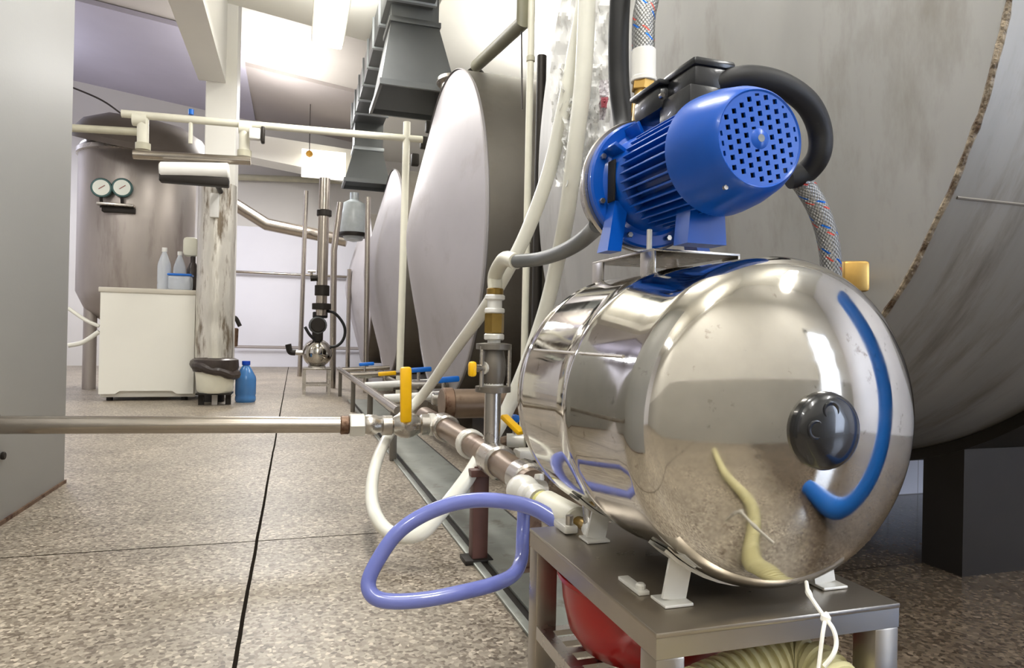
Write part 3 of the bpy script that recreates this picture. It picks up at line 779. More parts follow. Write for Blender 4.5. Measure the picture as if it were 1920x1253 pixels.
# ================================================================== SMALL FAR PUMP SET
SY = 6.8
s0, s1 = PY(567, 735, SY), PY(620, 735, SY)
zt = PY(595, 690, SY).z
t = thing('far_pump_stand', ((s0.x + s1.x) / 2, SY + .15, 0), 'small grey steel stand under the little far pump', 'stand')
MB().box((s0.x, SY, zt - .02), (s1.x, SY + .32, zt), .003).build('stand_top', 'satin_steel', t)
for x in (s0.x + .015, s1.x - .015):
    for y in (SY + .015, SY + .305):
        MB().box((x - .015, y - .015, 0), (x + .015, y + .015, zt - .02)).build('leg', 'satin_steel', t, smooth=False)
for y in (SY + .015, SY + .305): MB().box((s0.x, y - .01, .08), (s1.x, y + .01, .1)).build('stretcher', 'satin_steel', t, smooth=False)
cb = V(((s0.x + s1.x) / 2, SY + .14, zt + .14))
t = thing('far_pressure_tank', (cb.x, cb.y, zt), 'small round polished pressure tank on the little far stand', 'tank')
MB().lathe([(.001, -.19), (.07, -.18), (.12, -.14), (.138, -.08), (.138, .1), (.12, .15), (.07, .18), (.001, .19)], cb, (0, 1, 0), 32).build('vessel', 'mirror_steel', t)
MB().box(cb + V((-.08, -.1, -.14)), cb + V((.08, .1, -.125)), .003).build('tank_foot', 'satin_steel', t)
MB().cyl(cb + V((-.13, -.02, 0)), cb + V((-.2, -.02, 0)), .025, 12).build('side_outlet', 'satin_steel', t)
MB().tube([cb + V((-.2, -.02, 0)), cb + V((-.25, -.02, .01)), cb + V((-.27, -.02, .08))], .03, 10).build('outlet_elbow', 'dark_steel', t)
t = thing('far_pump', (cb.x, cb.y, zt + .28), 'little dark pump on top of the small far pressure tank', 'pump')
pc = cb + V((.0, -.02, .27))
MB().cyl(pc + V((0, -.1, 0)), pc + V((0, .14, 0)), .085, 20, .01).build('motor', 'galvanised', t)
MB().cyl(pc + V((-.0, -.13, 0)), pc + V((0, -.1, 0)), .07, 20, .01).build('fan_cover', 'dark_steel', t)
MB().obox(pc + V((.02, 0, .1)), V((1, 0, 0)), V((0, 1, 0)), V((0, 0, 1)), (.14, .12, .06), .01).build('terminal_box', 'black_plastic', t)
MB().box(pc + V((-.05, -.08, -.14)), pc + V((.05, .08, -.07)), .004).build('pump_foot', 'dark_steel', t)
pipe('far_black_hose', [pc + V((.06, -.02, .14)), pc + V((.16, -.02, .12)), pc + V((.25, -.02, .0)), pc + V((.25, -.02, -.12)), pc + V((.18, -.02, -.2)), pc + V((.06, -.02, -.2)), pc + V((-.06, -.1, -.11)), pc + V((-.12, -.1, -.02))],
     .014, 'black_rubber', 'black hose looping round the little far pump', 'hose', smooth=True)

# ================================================================== RACK AND FLOOR CHANNEL
t = thing('floor_drain', (.585, 2.9, 0), 'grey zinc drain channel let into the floor along the tank row', 'drain')
MB().box((.495, 1.25, 0), (.69, 6.2, .010), .002).build('channel_cover', 'drain_zinc', t)
m_ = MB(); m_.box((.478, 1.2, 0), (.494, 6.2, .004)); m_.box((.692, 1.2, 0), (.704, 6.2, .004)); m_.build('channel_edge', 'drain_gap', t, smooth=False)
MB().box((.455, 1.2, 0), (.476, 6.2, .008), .002).build('channel_lip', 'drain_zinc', t)

ZP = .285
pa = PZ(1000, 912, ZP); pb = V((.485, 2.62, ZP))
t = thing('manifold_pipe', (pa.x, pa.y, ZP), 'thick steel manifold pipe running low beside the tank row to the white knob fittings', 'pipe')
MB().tube([pa, V((.495, 1.7, ZP)), V((.49, 2.1, ZP)), pb], .034, 22, smooth=False).build('pipe_run', 'brown_pipe', t)
for y, rr, L, m_ in ((1.42, .042, .07, 'satin_steel'), (1.66, .043, .1, 'satin_steel'), (1.92, .043, .04, 'knob_white'), (2.28, .046, .09, 'satin_steel')):
    MB().cyl((.492, y - L / 2, ZP), (.492, y + L / 2, ZP), rr, 22, .006).build('coupling', m_, t)
pipe('side_outlet_pipe', [V((.55, 2.62, ZP + .045)), V((1.22, 2.66, ZP + .045))], .058, 'brown_pipe', 'fat rust-marked steel pipe between yellow lever and upright valve stack', 
     flanges=[(V((.575, 2.62, ZP + .045)), (1, 0, 0), .064, .04, 'rusty_steel')])
# posts
def post(px, py, X, w_, zt_, m, label):
    q = PZ(px, py, 0)
    t = thing('support_post', (q.x, q.y, 0), label, 'post', None)
    MB().box((q.x - w_ / 2, q.y - w_ / 2, .012), (q.x + w_ / 2, q.y + w_ / 2, zt_), .003).build('upright', m, t)
    MB().box((q.x - w_ * 1.0, q.y - w_ * .8, 0.0), (q.x + w_ * .8, q.y + w_ * .8, .0125), .002).build('base_plate', 'dark_steel', t)
    return t
post(896, 1052, 0, .042, ZP - .03, 'red_brown_paint', 'brown painted square post under the manifold pipe inside the blue hose loop')
q = PZ(975, 1000, .1)
t = thing('support_post', (.585, 1.64, 0), 'rust stained post close behind the steel table corner', 'post')
MB().box((.565, 1.62, .010), (.605, 1.66, .262), .003).build('upright', 'rusty_steel', t)
MB().box((.555, 1.61, .0105), (.615, 1.67, .018)).build('base_plate', 'rusty_steel', t)
tag(MB().bar((.44, 1.72, ZP - .042), (.80, 1.72, ZP - .042), .035, .018, .002).build('cross_bracket', 'red_brown_paint'), 'dark red brown crossbar under the manifold pipe by the upright valve stack', 'bracket')
tag(MB().bar((.585, 1.78, ZP - .01), (.80, 1.80, ZP - .01), .05, .03, .006).build('white_bracket', 'knob_white'), 'short white metal bar lying right of the manifold pipe', 'bracket')
# lavender rail and rack of thinner tubes beyond
pr0, pr1 = V((.455, 3.1, .25)), PZ(636, 692, .25)
t = thing('tube_rack', (.46, 5.0, 0), 'low steel tube rack running back from the yellow lever to the small far pump', 'rack')
MB().tube([pr0, pr1], .022, 16, smooth=False).build('long_rail', 'pipe_steel', t)
for y in (3.25, 4.2, 5.3, 6.6):
    x = pr0.x + (pr1.x - pr0.x) * (y - pr0.y) / (pr1.y - pr0.y)
    MB().box((x - .016, y - .016, 0), (x + .016, y + .016, .235), .002).build('leg', 'body_steel', t)
for y in (3.6, 4.5, 5.6, 6.4):
    x = pr0.x + (pr1.x - pr0.x) * (y - pr0.y) / (pr1.y - pr0.y)
    MB().tube([V((x, y, .26)), V((x + .43, y + .02, .28))], .022, 12, smooth=False).build('cross_tube', 'white_plastic' if y < 5 else 'pipe_steel', t)
MB().tube([V((.74, 3.3, .235)), V((.73, 6.6, .235))], .018, 12, smooth=False).build('inner_rail', 'body_steel', t)

# outlet valves with levers on the tank row
def outlet_valve(px, py, Y, hm, label, vert=True):
    q = PY(px, py, Y)
    t = thing('outlet_valve', (q.x, Y, q.z - .1), label, 'valve', 'outlet valves along the tank row')
    MB().cyl((q.x - .06, Y, q.z - .09), (q.x + .06, Y, q.z - .09), .032, 14, .004).build('valve_body', 'satin_steel', t)
    MB().cyl((q.x, Y, q.z - .09), (q.x, Y, q.z - .01), .01, 8).build('stem', 'satin_steel', t)
    MB().bar((q.x - .05, Y, q.z), (q.x + .08, Y, q.z + .01), .028, .03, .008).build('lever', hm, t)
    MB().cyl((q.x + .05, Y, q.z - .09), (max(q.x + .2, .86), Y + .05, q.z - .09), .024, 12).build('outlet_stub', 'body_steel', t)
    return t
outlet_valve(684, 684, 6.1, 'blue_handle', 'outlet valve with blue lever farthest back along the tank row')
outlet_valve(722, 702, 5.0, 'yellow_handle', 'outlet valve with flat yellow lever left of the cream upright pipe')
outlet_valve(785, 695, 4.2, 'blue_handle', 'outlet valve with raised blue lever just right of the tall yellow lever')
outlet_valve(832, 714, 3.4, 'blue_handle', 'outlet valve with blue lever below the second tank head')

# horizontal steel pipe to the cabinet with yellow lever ball valve
HY = 2.32
h0, h1 = PY(-12, 797, HY), PY(655, 797, HY)
h0 = V((-.832, h0.y, h0.z + (h0.x + .832) * .02))
t = thing('long_steel_pipe', h0, 'long polished steel pipe running level from the grey cabinet to the yellow lever valve', 'pipe')
MB().tube([h0, h1], .0265, 24, smooth=False).build('pipe_run', 'pipe_steel', t)
MB().cyl(h1 + V((-.03, 0, 0)), h1 + V((.0, 0, 0)), .031, 24, .004).build('end_collar', 'rusty_steel', t)
MB().cyl((-.832, h0.y, h0.z), (-.815, h0.y, h0.z), .045, 24, .004).build('wall_flange', 'satin_steel', t)
hv = PY(762, 797, HY)
t = thing('ball_valve', hv, 'steel ball valve with tall upright yellow lever at the end of the long steel pipe', 'valve')
MB().hexa(h1, h1 + V((.05, 0, 0)), .040).build('union_nut', 'knob_white', t)
MB().lathe([(.03, 0), (.034, .01), (.034, .035), (.028, .045), (.028, .06)], h1 + V((.05, 0, 0)), (1, 0, 0), 20).build('union_body', 'satin_steel', t)
MB().lathe([(.026, -.085), (.034, -.08), (.034, -.05), (.028, -.045), (.042, -.02), (.045, 0), (.042, .02), (.03, .045), (.036, .05), (.036, .08), (.026, .085)], hv, (1, 0, 0), 24).build('valve_body', 'satin_steel', t)
MB().cyl(hv + V((0, -.03, 0)), hv + V((0, -.075, 0)), .012, 12).build('stem', 'satin_steel', t)
ha, hb = PY(761, 793, HY - .08), PY(761, 688, HY - .08)
MB().bar(ha, hb, .038, .02, .009, up=V((0, 1, 0))).build('lever', 'yellow_handle', t)
MB().cyl(hv + V((.085, 0, 0)), V((.49, 2.34, ZP)), .026, 18).build('tail_pipe', 'satin_steel', t)
MB().hexa(hv + V((.075, 0, 0)), hv + V((.1, 0, 0)), .042).build('tail_nut', 'knob_white', t)

# ================================================================== RISER VALVE STACK
RX, RY = .492, 1.70
rb = V((RX, RY, ZP))
def rz(py):     # height on the riser axis seen at pixel row py
    lo, hi = 0, 1.2
    for _ in range(30):
        m_ = (lo + hi) / 2
        p = V((RX, RY, m_)) - CO; y = 626.5 - 1280 * p.dot(UP) / p.dot(FW)
        if y > py: lo = m_
        else: hi = m_
    return lo
t = thing('riser_pipe', rb, 'upright steel riser with brass and white fittings left of the polished pressure vessel', 'pipe')
zz = lambda py: V((RX, RY, rz(py)))
MB().cyl(zz(880), zz(720), .0215, 20).build('lower_pipe', 'satin_steel', t)
MB().cyl(zz(725), zz(712), .027, 20, .003).build('collar', 'knob_white', t)
MB().cyl(zz(712), zz(655), .017, 18).build('middle_pipe', 'knob_white', t)
for a, b_ in ((712, 700), (676, 662), (655, 645), (638, 626)):
    MB().cyl(zz(a), zz(b_), .026, 20, .003).build('collar', 'knob_white', t)
MB().cyl(zz(648), zz(628), .017, 18).build('nipple', 'white_plastic', t)
MB().hexa(zz(625), zz(588), .026).build('brass_nut', 'old_brass', t)
MB().cyl(zz(588), zz(556), .019, 18).build('white_socket', 'white_plastic', t)
MB().cyl(zz(588), zz(578), .026, 20, .003).build('white_collar', 'white_plastic', t)
MB().cyl(zz(563), zz(553), .026, 20, .003).build('white_collar', 'white_plastic', t)
MB().cyl(zz(553), zz(541), .022, 20, .002).build('brass_ring', 'old_brass', t)
ge = PD(968, 490, 1.60)
MB().tube([zz(542), zz(515) , zz(500) * .55 + ge * .45 + V((0, 0, .012)), ge], .019, 16).build('elbow', 'cream_pvc', t)
t = thing('ball_valve', zz(690), 'flanged steel ball valve with short yellow lever on the upright riser', 'valve')
vz = zz(690)
MB().lathe([(.024, -.065), (.046, -.062), (.046, -.048), (.026, -.045), (.031, -.02), (.033, 0), (.031, .02), (.026, .045), (.046, .048), (.046, .062), (.024, .065)], vz, (0, 0, 1), 24).build('valve_body', 'body_steel', t)
for dx, dy in ((.036, -.018), (-.036, -.018), (.02, .036), (-.02, .036)):
    MB().cyl(vz + V((dx, dy, -.056)), vz + V((dx, dy, .056)), .006, 8).build('bolt', 'satin_steel', t)
yl = PD(882, 690, 1.72)
MB().cyl(vz, V((yl.x, yl.y, vz.z)), .010, 12).build('stem', 'satin_steel', t)
MB().cyl(V((yl.x, yl.y, vz.z)) * .45 + vz * .55, V((yl.x, yl.y, vz.z)) * .3 + vz * .7, .017, 12).build('gland_nut', 'knob_white', t)
MB().bar(V((yl.x, yl.y - .02, vz.z - .02)), V((yl.x, yl.y - .02, vz.z + .018)), .02, .022, .007, up=V((0, 1, 0))).build('lever', 'yellow_handle', t)

# valve with yellow and blue levers low behind the pressure vessel
q = PD(958, 796, 1.9)
t = thing('ball_valve', q, 'low valve with slanting yellow and small blue lever just left of the pressure vessel', 'valve')
MB().bar(PD(944, 780, 1.85), PD(978, 813, 1.8), .026, .014, .005).build('yellow_lever', 'yellow_handle', t)
MB().obox(PD(966, 785, 1.95), V((1, 0, 0)), V((0, 1, 0)), V((0, 0, 1)), (.02, .03, .022), .006).build('blue_knob', 'blue_handle', t)
MB().cyl(PD(950, 826, 1.95), PD(982, 826, 1.95), .02, 14).build('valve_body', 'knob_white', t)
MB().cyl(PD(966, 826, 1.95), PD(966, 790, 1.95), .008, 10).build('stem', 'satin_steel', t)
MB().cyl(PD(952, 826, 1.95), V((.50, PD(966, 826, 1.95).y, ZP)), .014, 10).build('branch_pipe', 'brown_pipe', t)

# ================================================================== STEEL TABLE
SX0, SX1, SY0, SY1, SZ = .357, .676, .617, 1.012, .300
t = thing('steel_table', ((SX0 + SX1) / 2, (SY0 + SY1) / 2, 0), 'low stainless steel table carrying the polished pressure vessel', 'table')
TS = .034
MB().box((SX0, SY0, SZ - .006), (SX1, SY1, SZ), .0015).build('table_top', 'table_steel', t)
m_ = MB()
m_.box((SX0 + .001, SY0 + .001, SZ - .028), (SX1 - .001, SY0 + .02, SZ - .006)); m_.box((SX0 + .001, SY1 - .02, SZ - .028), (SX1 - .001, SY1 - .001, SZ - .006))
m_.box((SX0 + .001, SY0 + .02, SZ - .028), (SX0 + .02, SY1 - .02, SZ - .006)); m_.box((SX1 - .02, SY0 + .02, SZ - .028), (SX1 - .001, SY1 - .02, SZ - .006))
m_.build('frame', 'table_steel', t, smooth=False)
for x in (SX0 + .001, SX1 - TS - .001):
    for y in (SY0 + .001, SY1 - TS - .001):
        MB().box((x, y, 0), (x + TS, y + TS, SZ - .028), .002).build('leg', 'table_steel', t)
m_ = MB()
for k in range(9):
    y = SY0 + .045 + .037 * k
    m_.box((SX0 + .02, y, .150), (SX1 - .02, y + .016, .158))
m_.box((SX0 + .002, SY0 + .035, .140), (SX0 + .02, SY1 - .035, .160)); m_.box((SX1 - .02, SY0 + .035, .140), (SX1 - .002, SY1 - .035, .160))
m_.build('slatted_shelf', 'satin_steel', t, smooth=False)

# red basin on the shelf
bc = V((.489, .872, .1585))
t = thing('red_basin', bc, 'red plastic basin on the slatted shelf under the steel table', 'basin')
MB().lathe([(.001, 0), (.078, 0), (.096, .008), (.112, .030), (.121, .070), (.124, .100), (.128, .103), (.128, .107), (.121, .107), (.117, .075), (.107, .035), (.090, .014), (.001, .010)], bc, n=40).build('bowl', 'red_plastic', t)
MB().lathe([(.127, .101), (.130, .103), (.130, .109), (.125, .109)], bc, n=40).build('rim', 'red_plastic', t)
pipe('lavender_tube', [PZ(1226, 1262, .170), PZ(1216, 1232, .180), PZ(1206, 1205, .200), PZ(1204, 1186, .225)], .007, 'hose_periwinkle', 'lavender hose end against the red basin under the table', 'hose', smooth=True)

# ================================================================== PRESSURE VESSEL
PC = V((.524, .656, .509)); PR = .189; PL = .356
t = thing('pressure_vessel', (PC.x, PC.y + PL / 2, SZ), 'mirror polished round steel pressure vessel lying on the steel table', 'tank')
def endprof(b, sign):
    rk = .045; h = b                      # dished head: shallow crown, tight knuckle
    Rc = ((PR - rk) ** 2 + (h) ** 2 - rk * rk) / (2 * (h - rk))
    th = math.asin((PR - rk) / (Rc - rk)); zc_ = h - Rc
    pts = [(Rc * math.sin(th * i / 24), zc_ + Rc * math.cos(th * i / 24)) for i in range(25)]
    zk = zc_ + (Rc - rk) * math.cos(th)
    pts += [(PR - rk + rk * math.sin(th + (PI / 2 - th) * i / 14), zk + rk * math.cos(th + (PI / 2 - th) * i / 14)) for i in range(1, 15)]
    return pts
front = [(max(r, .0005), -h) for r, h in endprof(.080, 1)]
back = [(max(r, .0005), PL + h) for r, h in endprof(.075, 1)][::-1]
prof = front[:-1] + [(PR, .0)] + [(PR, .02), (PR, .145)] + \
       [(PR + .0018, .152), (PR + .003, .16), (PR + .0018, .168), (PR, .175)] + [(PR, .20), (PR, PL - .02)] + [(PR - .0004, PL - .006), (PR + .0015, PL)] + back[1:]
MB().lathe(prof, PC, (0, 1, 0), 128, close=False).build('vessel', 'mirror_steel', t, angle=80)
# seam down the left side of the shell
for a in (math.radians(158),):
    p = lambda y: PC + V((PR * math.cos(a), y, PR * math.sin(a)))
    MB().tube([p(.03), p(.15), p(PL - .03)], .0022, 6, smooth=False).build('length_weld', 'satin_steel', t)
# black plug
pp = PC + V((0, -.080, 0))
pg = MB().lathe([(.036, .012), (.0405, .008), (.041, -.003), (.0385, -.009), (.033, -.013), (.018, -.0155), (.001, -.016)], pp, (0, 1, 0), 40).build('black_plug', 'black_gloss', t)
for an in (100, 172):
    an = math.radians(an)
    q = pp + V((.0225 * math.cos(an), -.0142, .0225 * math.sin(an)))
    MB().lathe([(.0100, .001), (.0098, -.0008), (.0085, -.0012), (.006, .0002), (.001, .0012)], q, (0, 1, 0), 20).build('plug_dimple', 'black_plastic', pg)
# feet: two saddle straps with turned up ends
for yy in (.03, .27):
    y = PC.y + yy
    ft_ = MB()
    n = 14; vs = []
    for k in range(n + 1):
        a = math.radians(-132 + 84 * k / n)
        for rr in (PR + .001, PR + .005):
            for s in (-.018, .018):
                vs.append((PC.x + rr * math.cos(a), y + s, max(PC.z + rr * math.sin(a), SZ + .0015)))
    fs = []
    for k in range(n):
        b0 = 4 * k
        fs += [(b0, b0 + 4, b0 + 5, b0 + 1), (b0 + 2, b0 + 3, b0 + 7, b0 + 6), (b0, b0 + 2, b0 + 6, b0 + 4), (b0 + 1, b0 + 5, b0 + 7, b0 + 3)]
    ft_.add(vs, fs)
    for s in (-1, 1):
        x = PC.x + s * (.108 if yy < .1 else .095)
        ft_.box((x - .018, y - .017, SZ + .0005), (x + .018, y + .017, SZ + .004), .001)
        ft_.bar((x - s * .002, y, SZ + .003), (PC.x + s * PR * (.515 if yy < .1 else .45), y, PC.z - PR * (.853 if yy < .1 else .885)), .030, .004, up=V((0, 1, 0)))
    ft_.build('foot_bracket', 'knob_white', t, smooth=False)
# top platform: inverted channel carrying the pump
PZt = .728
t2x0, t2x1 = PZ(1112, 492, PZt), PZ(1226, 465, PZt)
px0, py0, py1, px1 = min(t2x0.x, t2x1.x), t2x1.y, t2x0.y, .62
m_ = MB()
m_.box((px0, py0, PZt - .004), (px1, py1, PZt), .001)
for y in (py0, py1 - .040):
    for xx in (px0, px1 - .004):
        m_.box((xx, y, PC.z + math.sqrt(max(0, PR ** 2 - (xx - PC.x) ** 2)) - .006), (xx + .004, y + .040, PZt - .003), .0008)
m_.build('pump_platform', 'satin_steel', t)
# inlet T at the rear left, on the table
tb = V((.405, .985, .335))

# ================================================================== BLUE PUMP
mx, mz = .52, PX(1420, 262, .52).z
my = PX(1420, 262, .52).y
MR = .064
t = thing('blue_pump', (mx, (my + 1.05) / 2, PZt), 'blue electric motor pump mounted on top of the polished pressure vessel', 'pump')
AX = V((0, 1, 0)); MC = V((mx, my, mz))
# fan cover: open cup with a grille disc
yc1 = .078
MB().lathe([(.0555, -.004), (.058, -.006), (.0610, -.003), (.0645, .004), (.068, .012), (.075, .04), (.0785, .068), (.079, yc1), (.076, yc1), (.0755, .068), (.070, .04), (.062, .012), (.058, .006), (.0555, .002)], MC, AX, 64, close=False).build('fan_cover', 'blue_paint', t)
def grille():
    bm = bmesh.new(); R_ = .0570; step = .0118; hs = .0056
    mb = MB(); n = 12
    # lattice of bars with square holes, clipped to the circle
    def keep(x, z): return math.hypot(x, z) < R_
    q = step / 4
    N_ = int(R_ / q) + 1
    rot = math.radians(12)
    for i in range(-N_, N_):
        for j in range(-N_, N_):
            x0, z0 = i * q, j * q; cxp, czp = x0 + q / 2, z0 + q / 2
            r = math.hypot(cxp, czp)
            if r > R_: continue
            u, v = (i % 4), ((j + (2 if (i // 4) % 2 else 0)) % 4)
            hole = u in (1, 2) and v in (1, 2) and .0135 < r < R_ - .0035
            if hole: continue
            vs = []
            for yy in (-.0045, -.0015):
                for a, b in ((x0, z0), (x0 + q, z0), (x0 + q, z0 + q), (x0, z0 + q)):
                    rr = math.hypot(a, b)
                    if rr > R_: a, b = a * R_ / rr, b * R_ / rr
                    ca, sa = math.cos(rot), math.sin(rot)
                    vs.append(MC + V((a * ca - b * sa, yy, a * sa + b * ca)))
            mb.add(vs, [(0, 1, 2, 3), (7, 6, 5, 4), (0, 4, 5, 1), (1, 5, 6, 2), (2, 6, 7, 3), (3, 7, 4, 0)])
    return mb
gr = grille().build('grille', 'blue_paint', t, smooth=False)
MB().lathe([(.0045, -.0075), (.009, -.0065), (.0125, -.0045)], MC, AX, 28, close=False).build('grille_boss', 'blue_paint', gr)
MB().cyl(MC + V((0, -.0078, 0)), MC + V((0, -.004, 0)), .0046, 16).build('boss_centre', 'galvanised', gr)
MB().cyl(MC + V((0, .02, 0)), MC + V((0, .024, 0)), .057, 40).build('fan_disc', 'hole_black', t)
q = MC + V((-.036, .012, -.058))
MB().cyl(q + V((0, -.004, 0)), q, .003, 10).build('cover_screw', 'satin_steel', t)
for (a, dy) in ((155, .03), (168, .032)):
    pass
# ribbed stator body
yb0, yb1 = yc1 - .01, .215
MB().cyl(MC + V((0, yb0, 0)), MC + V((0, yb1, 0)), .053, 40).build('stator', 'blue_paint', t)
fin = MB()
for k in range(36):
    a = 2 * PI * k / 36
    if math.sin(a) > .86: continue
    d_ = V((math.cos(a), 0, math.sin(a)))
    fin.obox(MC + V((0, (yb0 + yb1) / 2, 0)) + d_ * .0630, d_, AX, d_.cross(AX), (.022, yb1 - yb0, .0028), .0006)
fin.build('cooling_fins', 'blue_paint', t, smooth=False)
# lantern / flange
yf = .265
MB().lathe([(.060, yb1 - .008), (.070, yb1 - .004), (.073, yb1 + .006), (.075, yf - .012), (.082, yf - .006), (.082, yf)], MC, AX, 48).build('lantern', 'blue_paint', t)
MB().lathe([(.05, yf - .008), (.096, yf - .007), (.099, yf - .004), (.099, yf + .008), (.05, yf + .010)], MC, AX, 64).build('flange', 'blue_paint', t)
MB().lathe([(.05, yf + .008), (.1035, yf + .009), (.1045, yf + .013), (.1035, yf + .021), (.09, yf + .03), (.085, yf + .07), (.07, yf + .095), (.02, yf + .10)], MC, AX, 64).build('pump_casing', 'satin_steel', t)
for k in range(8):
    a = math.radians(22 + 45 * k)
    q = MC + V((.088 * math.cos(a), yf - .010, .088 * math.sin(a)))
    MB().hexa(q + V((0, -.003, 0)), q + V((0, .004, 0)), .0045).build('flange_bolt', 'satin_steel', t)
a = math.radians(178)
q = MC + V((-.0745, yb1 + .024, -.006))
MB().obox(q, V((1, 0, 0)), V((0, 1, 0)), V((0, 0, 1)), (.003, .022, .062), .001).build('lantern_slot', 'hole_black', t)
for a in (math.radians(118), math.radians(150)):
    d_ = V((math.cos(a), 0, math.sin(a)))
    MB().obox(MC + d_ * .082 + V((0, yf - .026, 0)), d_, AX, d_.cross(AX), (.02, .04, .006), .001).build('web', 'blue_paint', t)
# feet
def foot_poly(yy, w2, wid, depth):
    return MB().prism([MC + V((-wid, yy, PZt - mz + .0)), MC + V((-wid * .86, yy, -.062)), MC + V((-wid * .5, yy, -.048)), MC + V((wid * .5, yy, -.048)), MC + V((wid * .86, yy, -.062)), MC + V((wid, yy, PZt - mz))], (0, depth, 0))
for sx in (-1, 1):
    MB().prism([MC + V((sx * .088, yf - .008, PZt - mz)), MC + V((sx * .088, yf - .045, PZt - mz)), MC + V((sx * .070, yf - .030, -.035)), MC + V((sx * .070, yf - .008, -.035))], (-sx * .022, 0, 0)).build('front_foot', 'blue_paint', t, smooth=False)
foot_poly(.100, 0, .030, .035).build('rear_foot', 'blue_paint', t, smooth=False)
# stud and bolt on platform
q = V((px0 + .012, py0 + .035, PZt))
MB().cyl(q, q + V((0, 0, .032)), .004, 12, .001).build('platform_stud', 'knob_white', t)
# terminal box and capacitor housing
TBc = PD(1308, 164, .95)
tbx = MB()
def tbox(c, sx, sy, sz, bev):
    return MB().obox(c, V((1, 0, 0)), V((0, 1, 0)), V((0, 0, 1)), (sx, sy, sz), bev)
bxo = tbox(TBc, .060, .080, .032, .006).build('terminal_box', 'black_plastic', t)
tbox(TBc + V((0, 0, .019)), .065, .085, .012, .005).build('box_lid', 'black_plastic', bxo)
MB().box(V((mx - .03, TBc.y - .04, mz + .058)), V((mx + .03, TBc.y + .04, TBc.z - .012)), .003).build('box_base', 'black_plastic', t)
CPc = PD(1234, 200, 1.01)
cpo = tbox(CPc, .044, .085, .040, .012).build('capacitor_box', 'black_plastic', t)
tbox(CPc + V((0, -.0, .020)), .049, .090, .007, .002).build('box_lid', 'black_plastic', cpo)
for s in (-1, 1):
    MB().cyl(CPc + V((s * .019, -.046, .0)), CPc + V((s * .019, -.040, .0)), .0035, 10).build('lid_screw', 'satin_steel', cpo)

# ------------------------------------------------------------------ hoses on the pump
g0 = PD(1347, 160, .96)
hp = [TBc + V((.025, -.03, .0)), PD(1345, 160, .93), PD(1400, 146, .92), PD(1462, 158, .93), PD(1512, 192, .95), PD(1536, 240, .97), PD(1536, 288, .98), PD(1512, 322, 1.0), PD(1478, 334, 1.0)]
pipe('black_hose', hp, .0165, 'black_rubber', 'thick black hose arching over the blue motor fan cover', 'hose', smooth=True)
bh = [PD(1478, 330, 1.0), PD(1508, 348, 1.01), PD(1532, 388, 1.02), PD(1550, 440, 1.03), PD(1558, 500, 1.04), PD(1556, 600, 1.06), PD(1545, 720, 1.10)]
def braided(pts, r, label, name='braided_hose'):
    o = MB().tube(pts, r, 20, sub=14, uv=True).build(name, 'steel_braid', fix=True)
    return tag(o, label, 'hose')
braided([V(PD(1500, 338, 1.005))] + bh[1:], .0155, 'steel braided hose curving down from the black hose behind the pressure vessel')
# upright black hose left of braided hose
ub = MC + V((-.03, yf + .055, .06))
pipe('black_hose', [PD(1166, -60, 1.22), PD(1160, 60, 1.22), PD(1161, 160, 1.22), PD(1170, 245, 1.20), ub], .0185, 'black_rubber', 'upright thick black hose rising behind the blue flange', 'hose', smooth=True)
b0 = MC + V((.0, yf + .035, .085))
bt = [PD(1205, 118, 1.16), PD(1206, 60, 1.16), PD(1218, -60, 1.17)]
braided([PD(1206, 102, 1.16), PD(1207, 40, 1.16), PD(1214, 0, 1.165), PD(1226, -60, 1.17)], .0195, 'upright steel braided hose above the pump with white crimp collar')
t = thing('hose_coupling', b0, 'white crimp collar on brass nipple between pump casing and upright braided hose', 'coupling')
q0, q1 = PD(1207, 150, 1.16), PD(1207, 92, 1.16)
MB().cyl(q0, q1, .0205, 24, .003).build('crimp_collar', 'white_plastic', t)
MB().cyl(q0 + V((0, 0, -.004)), q0 + V((0, 0, .004)), .0215, 24, .001).build('crimp_ring', 'white_plastic', t)
MB().hexa(PD(1204, 172, 1.16), q0, .019).build('brass_nut', 'brass', t)
MB().cyl(b0, PD(1204, 172, 1.16), .013, 16).build('brass_nipple', 'old_brass', t)
MB().hexa(PD(1199, 215, 1.16), PD(1200, 195, 1.16), .016).build('lower_nut', 'brass', t)

# grey suction hose
ci = MC + V((-.055, yf + .06, -.055))
pipe('grey_hose', [ge + V((.0, 0, 0)), PD(1010, 486, 1.53), PD(1050, 474, 1.42), PD(1085, 455, 1.32), PD(1112, 432, 1.24), ci], .0155, 'hose_grey', 'grey hose from the riser elbow to the pump casing', 'hose', smooth=True)

# white hoses: one long loop
A = [(1108, -60, 1.62), (1088, 40, 1.64), (1062, 180, 1.68), (1030, 320, 1.74), (990, 430, 1.80), (950, 510, 1.86), (905, 585, 2.0), (850, 660, 2.3), (795, 738, 2.55), (745, 792, 2.5), (712, 850, 2.25), (697, 915, 2.0), (706, 970, 1.80), (740, 1003, 1.76), (790, 1000, 1.74)]
pipe('white_hose', [PD(*p) for p in A] + [PD(835, 952, 1.76)], .0185, 'hose_white', 'long white hose slanting across the valve stack and looping low behind the lavender hose', 'hose', smooth=True)
B = [(835, 952, 1.76), (880, 892, 1.80), (912, 838, 1.86), (948, 775, 1.92), (985, 690, 1.92), (1020, 590, 1.90), (1043, 500, 1.84), (1063, 400, 1.72), (1078, 280, 1.64), (1094, 140, 1.60), (1103, -60, 1.58)]
pipe('white_hose', [PD(*p) for p in B], .0205, 'hose_white', 'thicker white hose falling steeply just left of the pump and pressure vessel', 'hose', smooth=True)

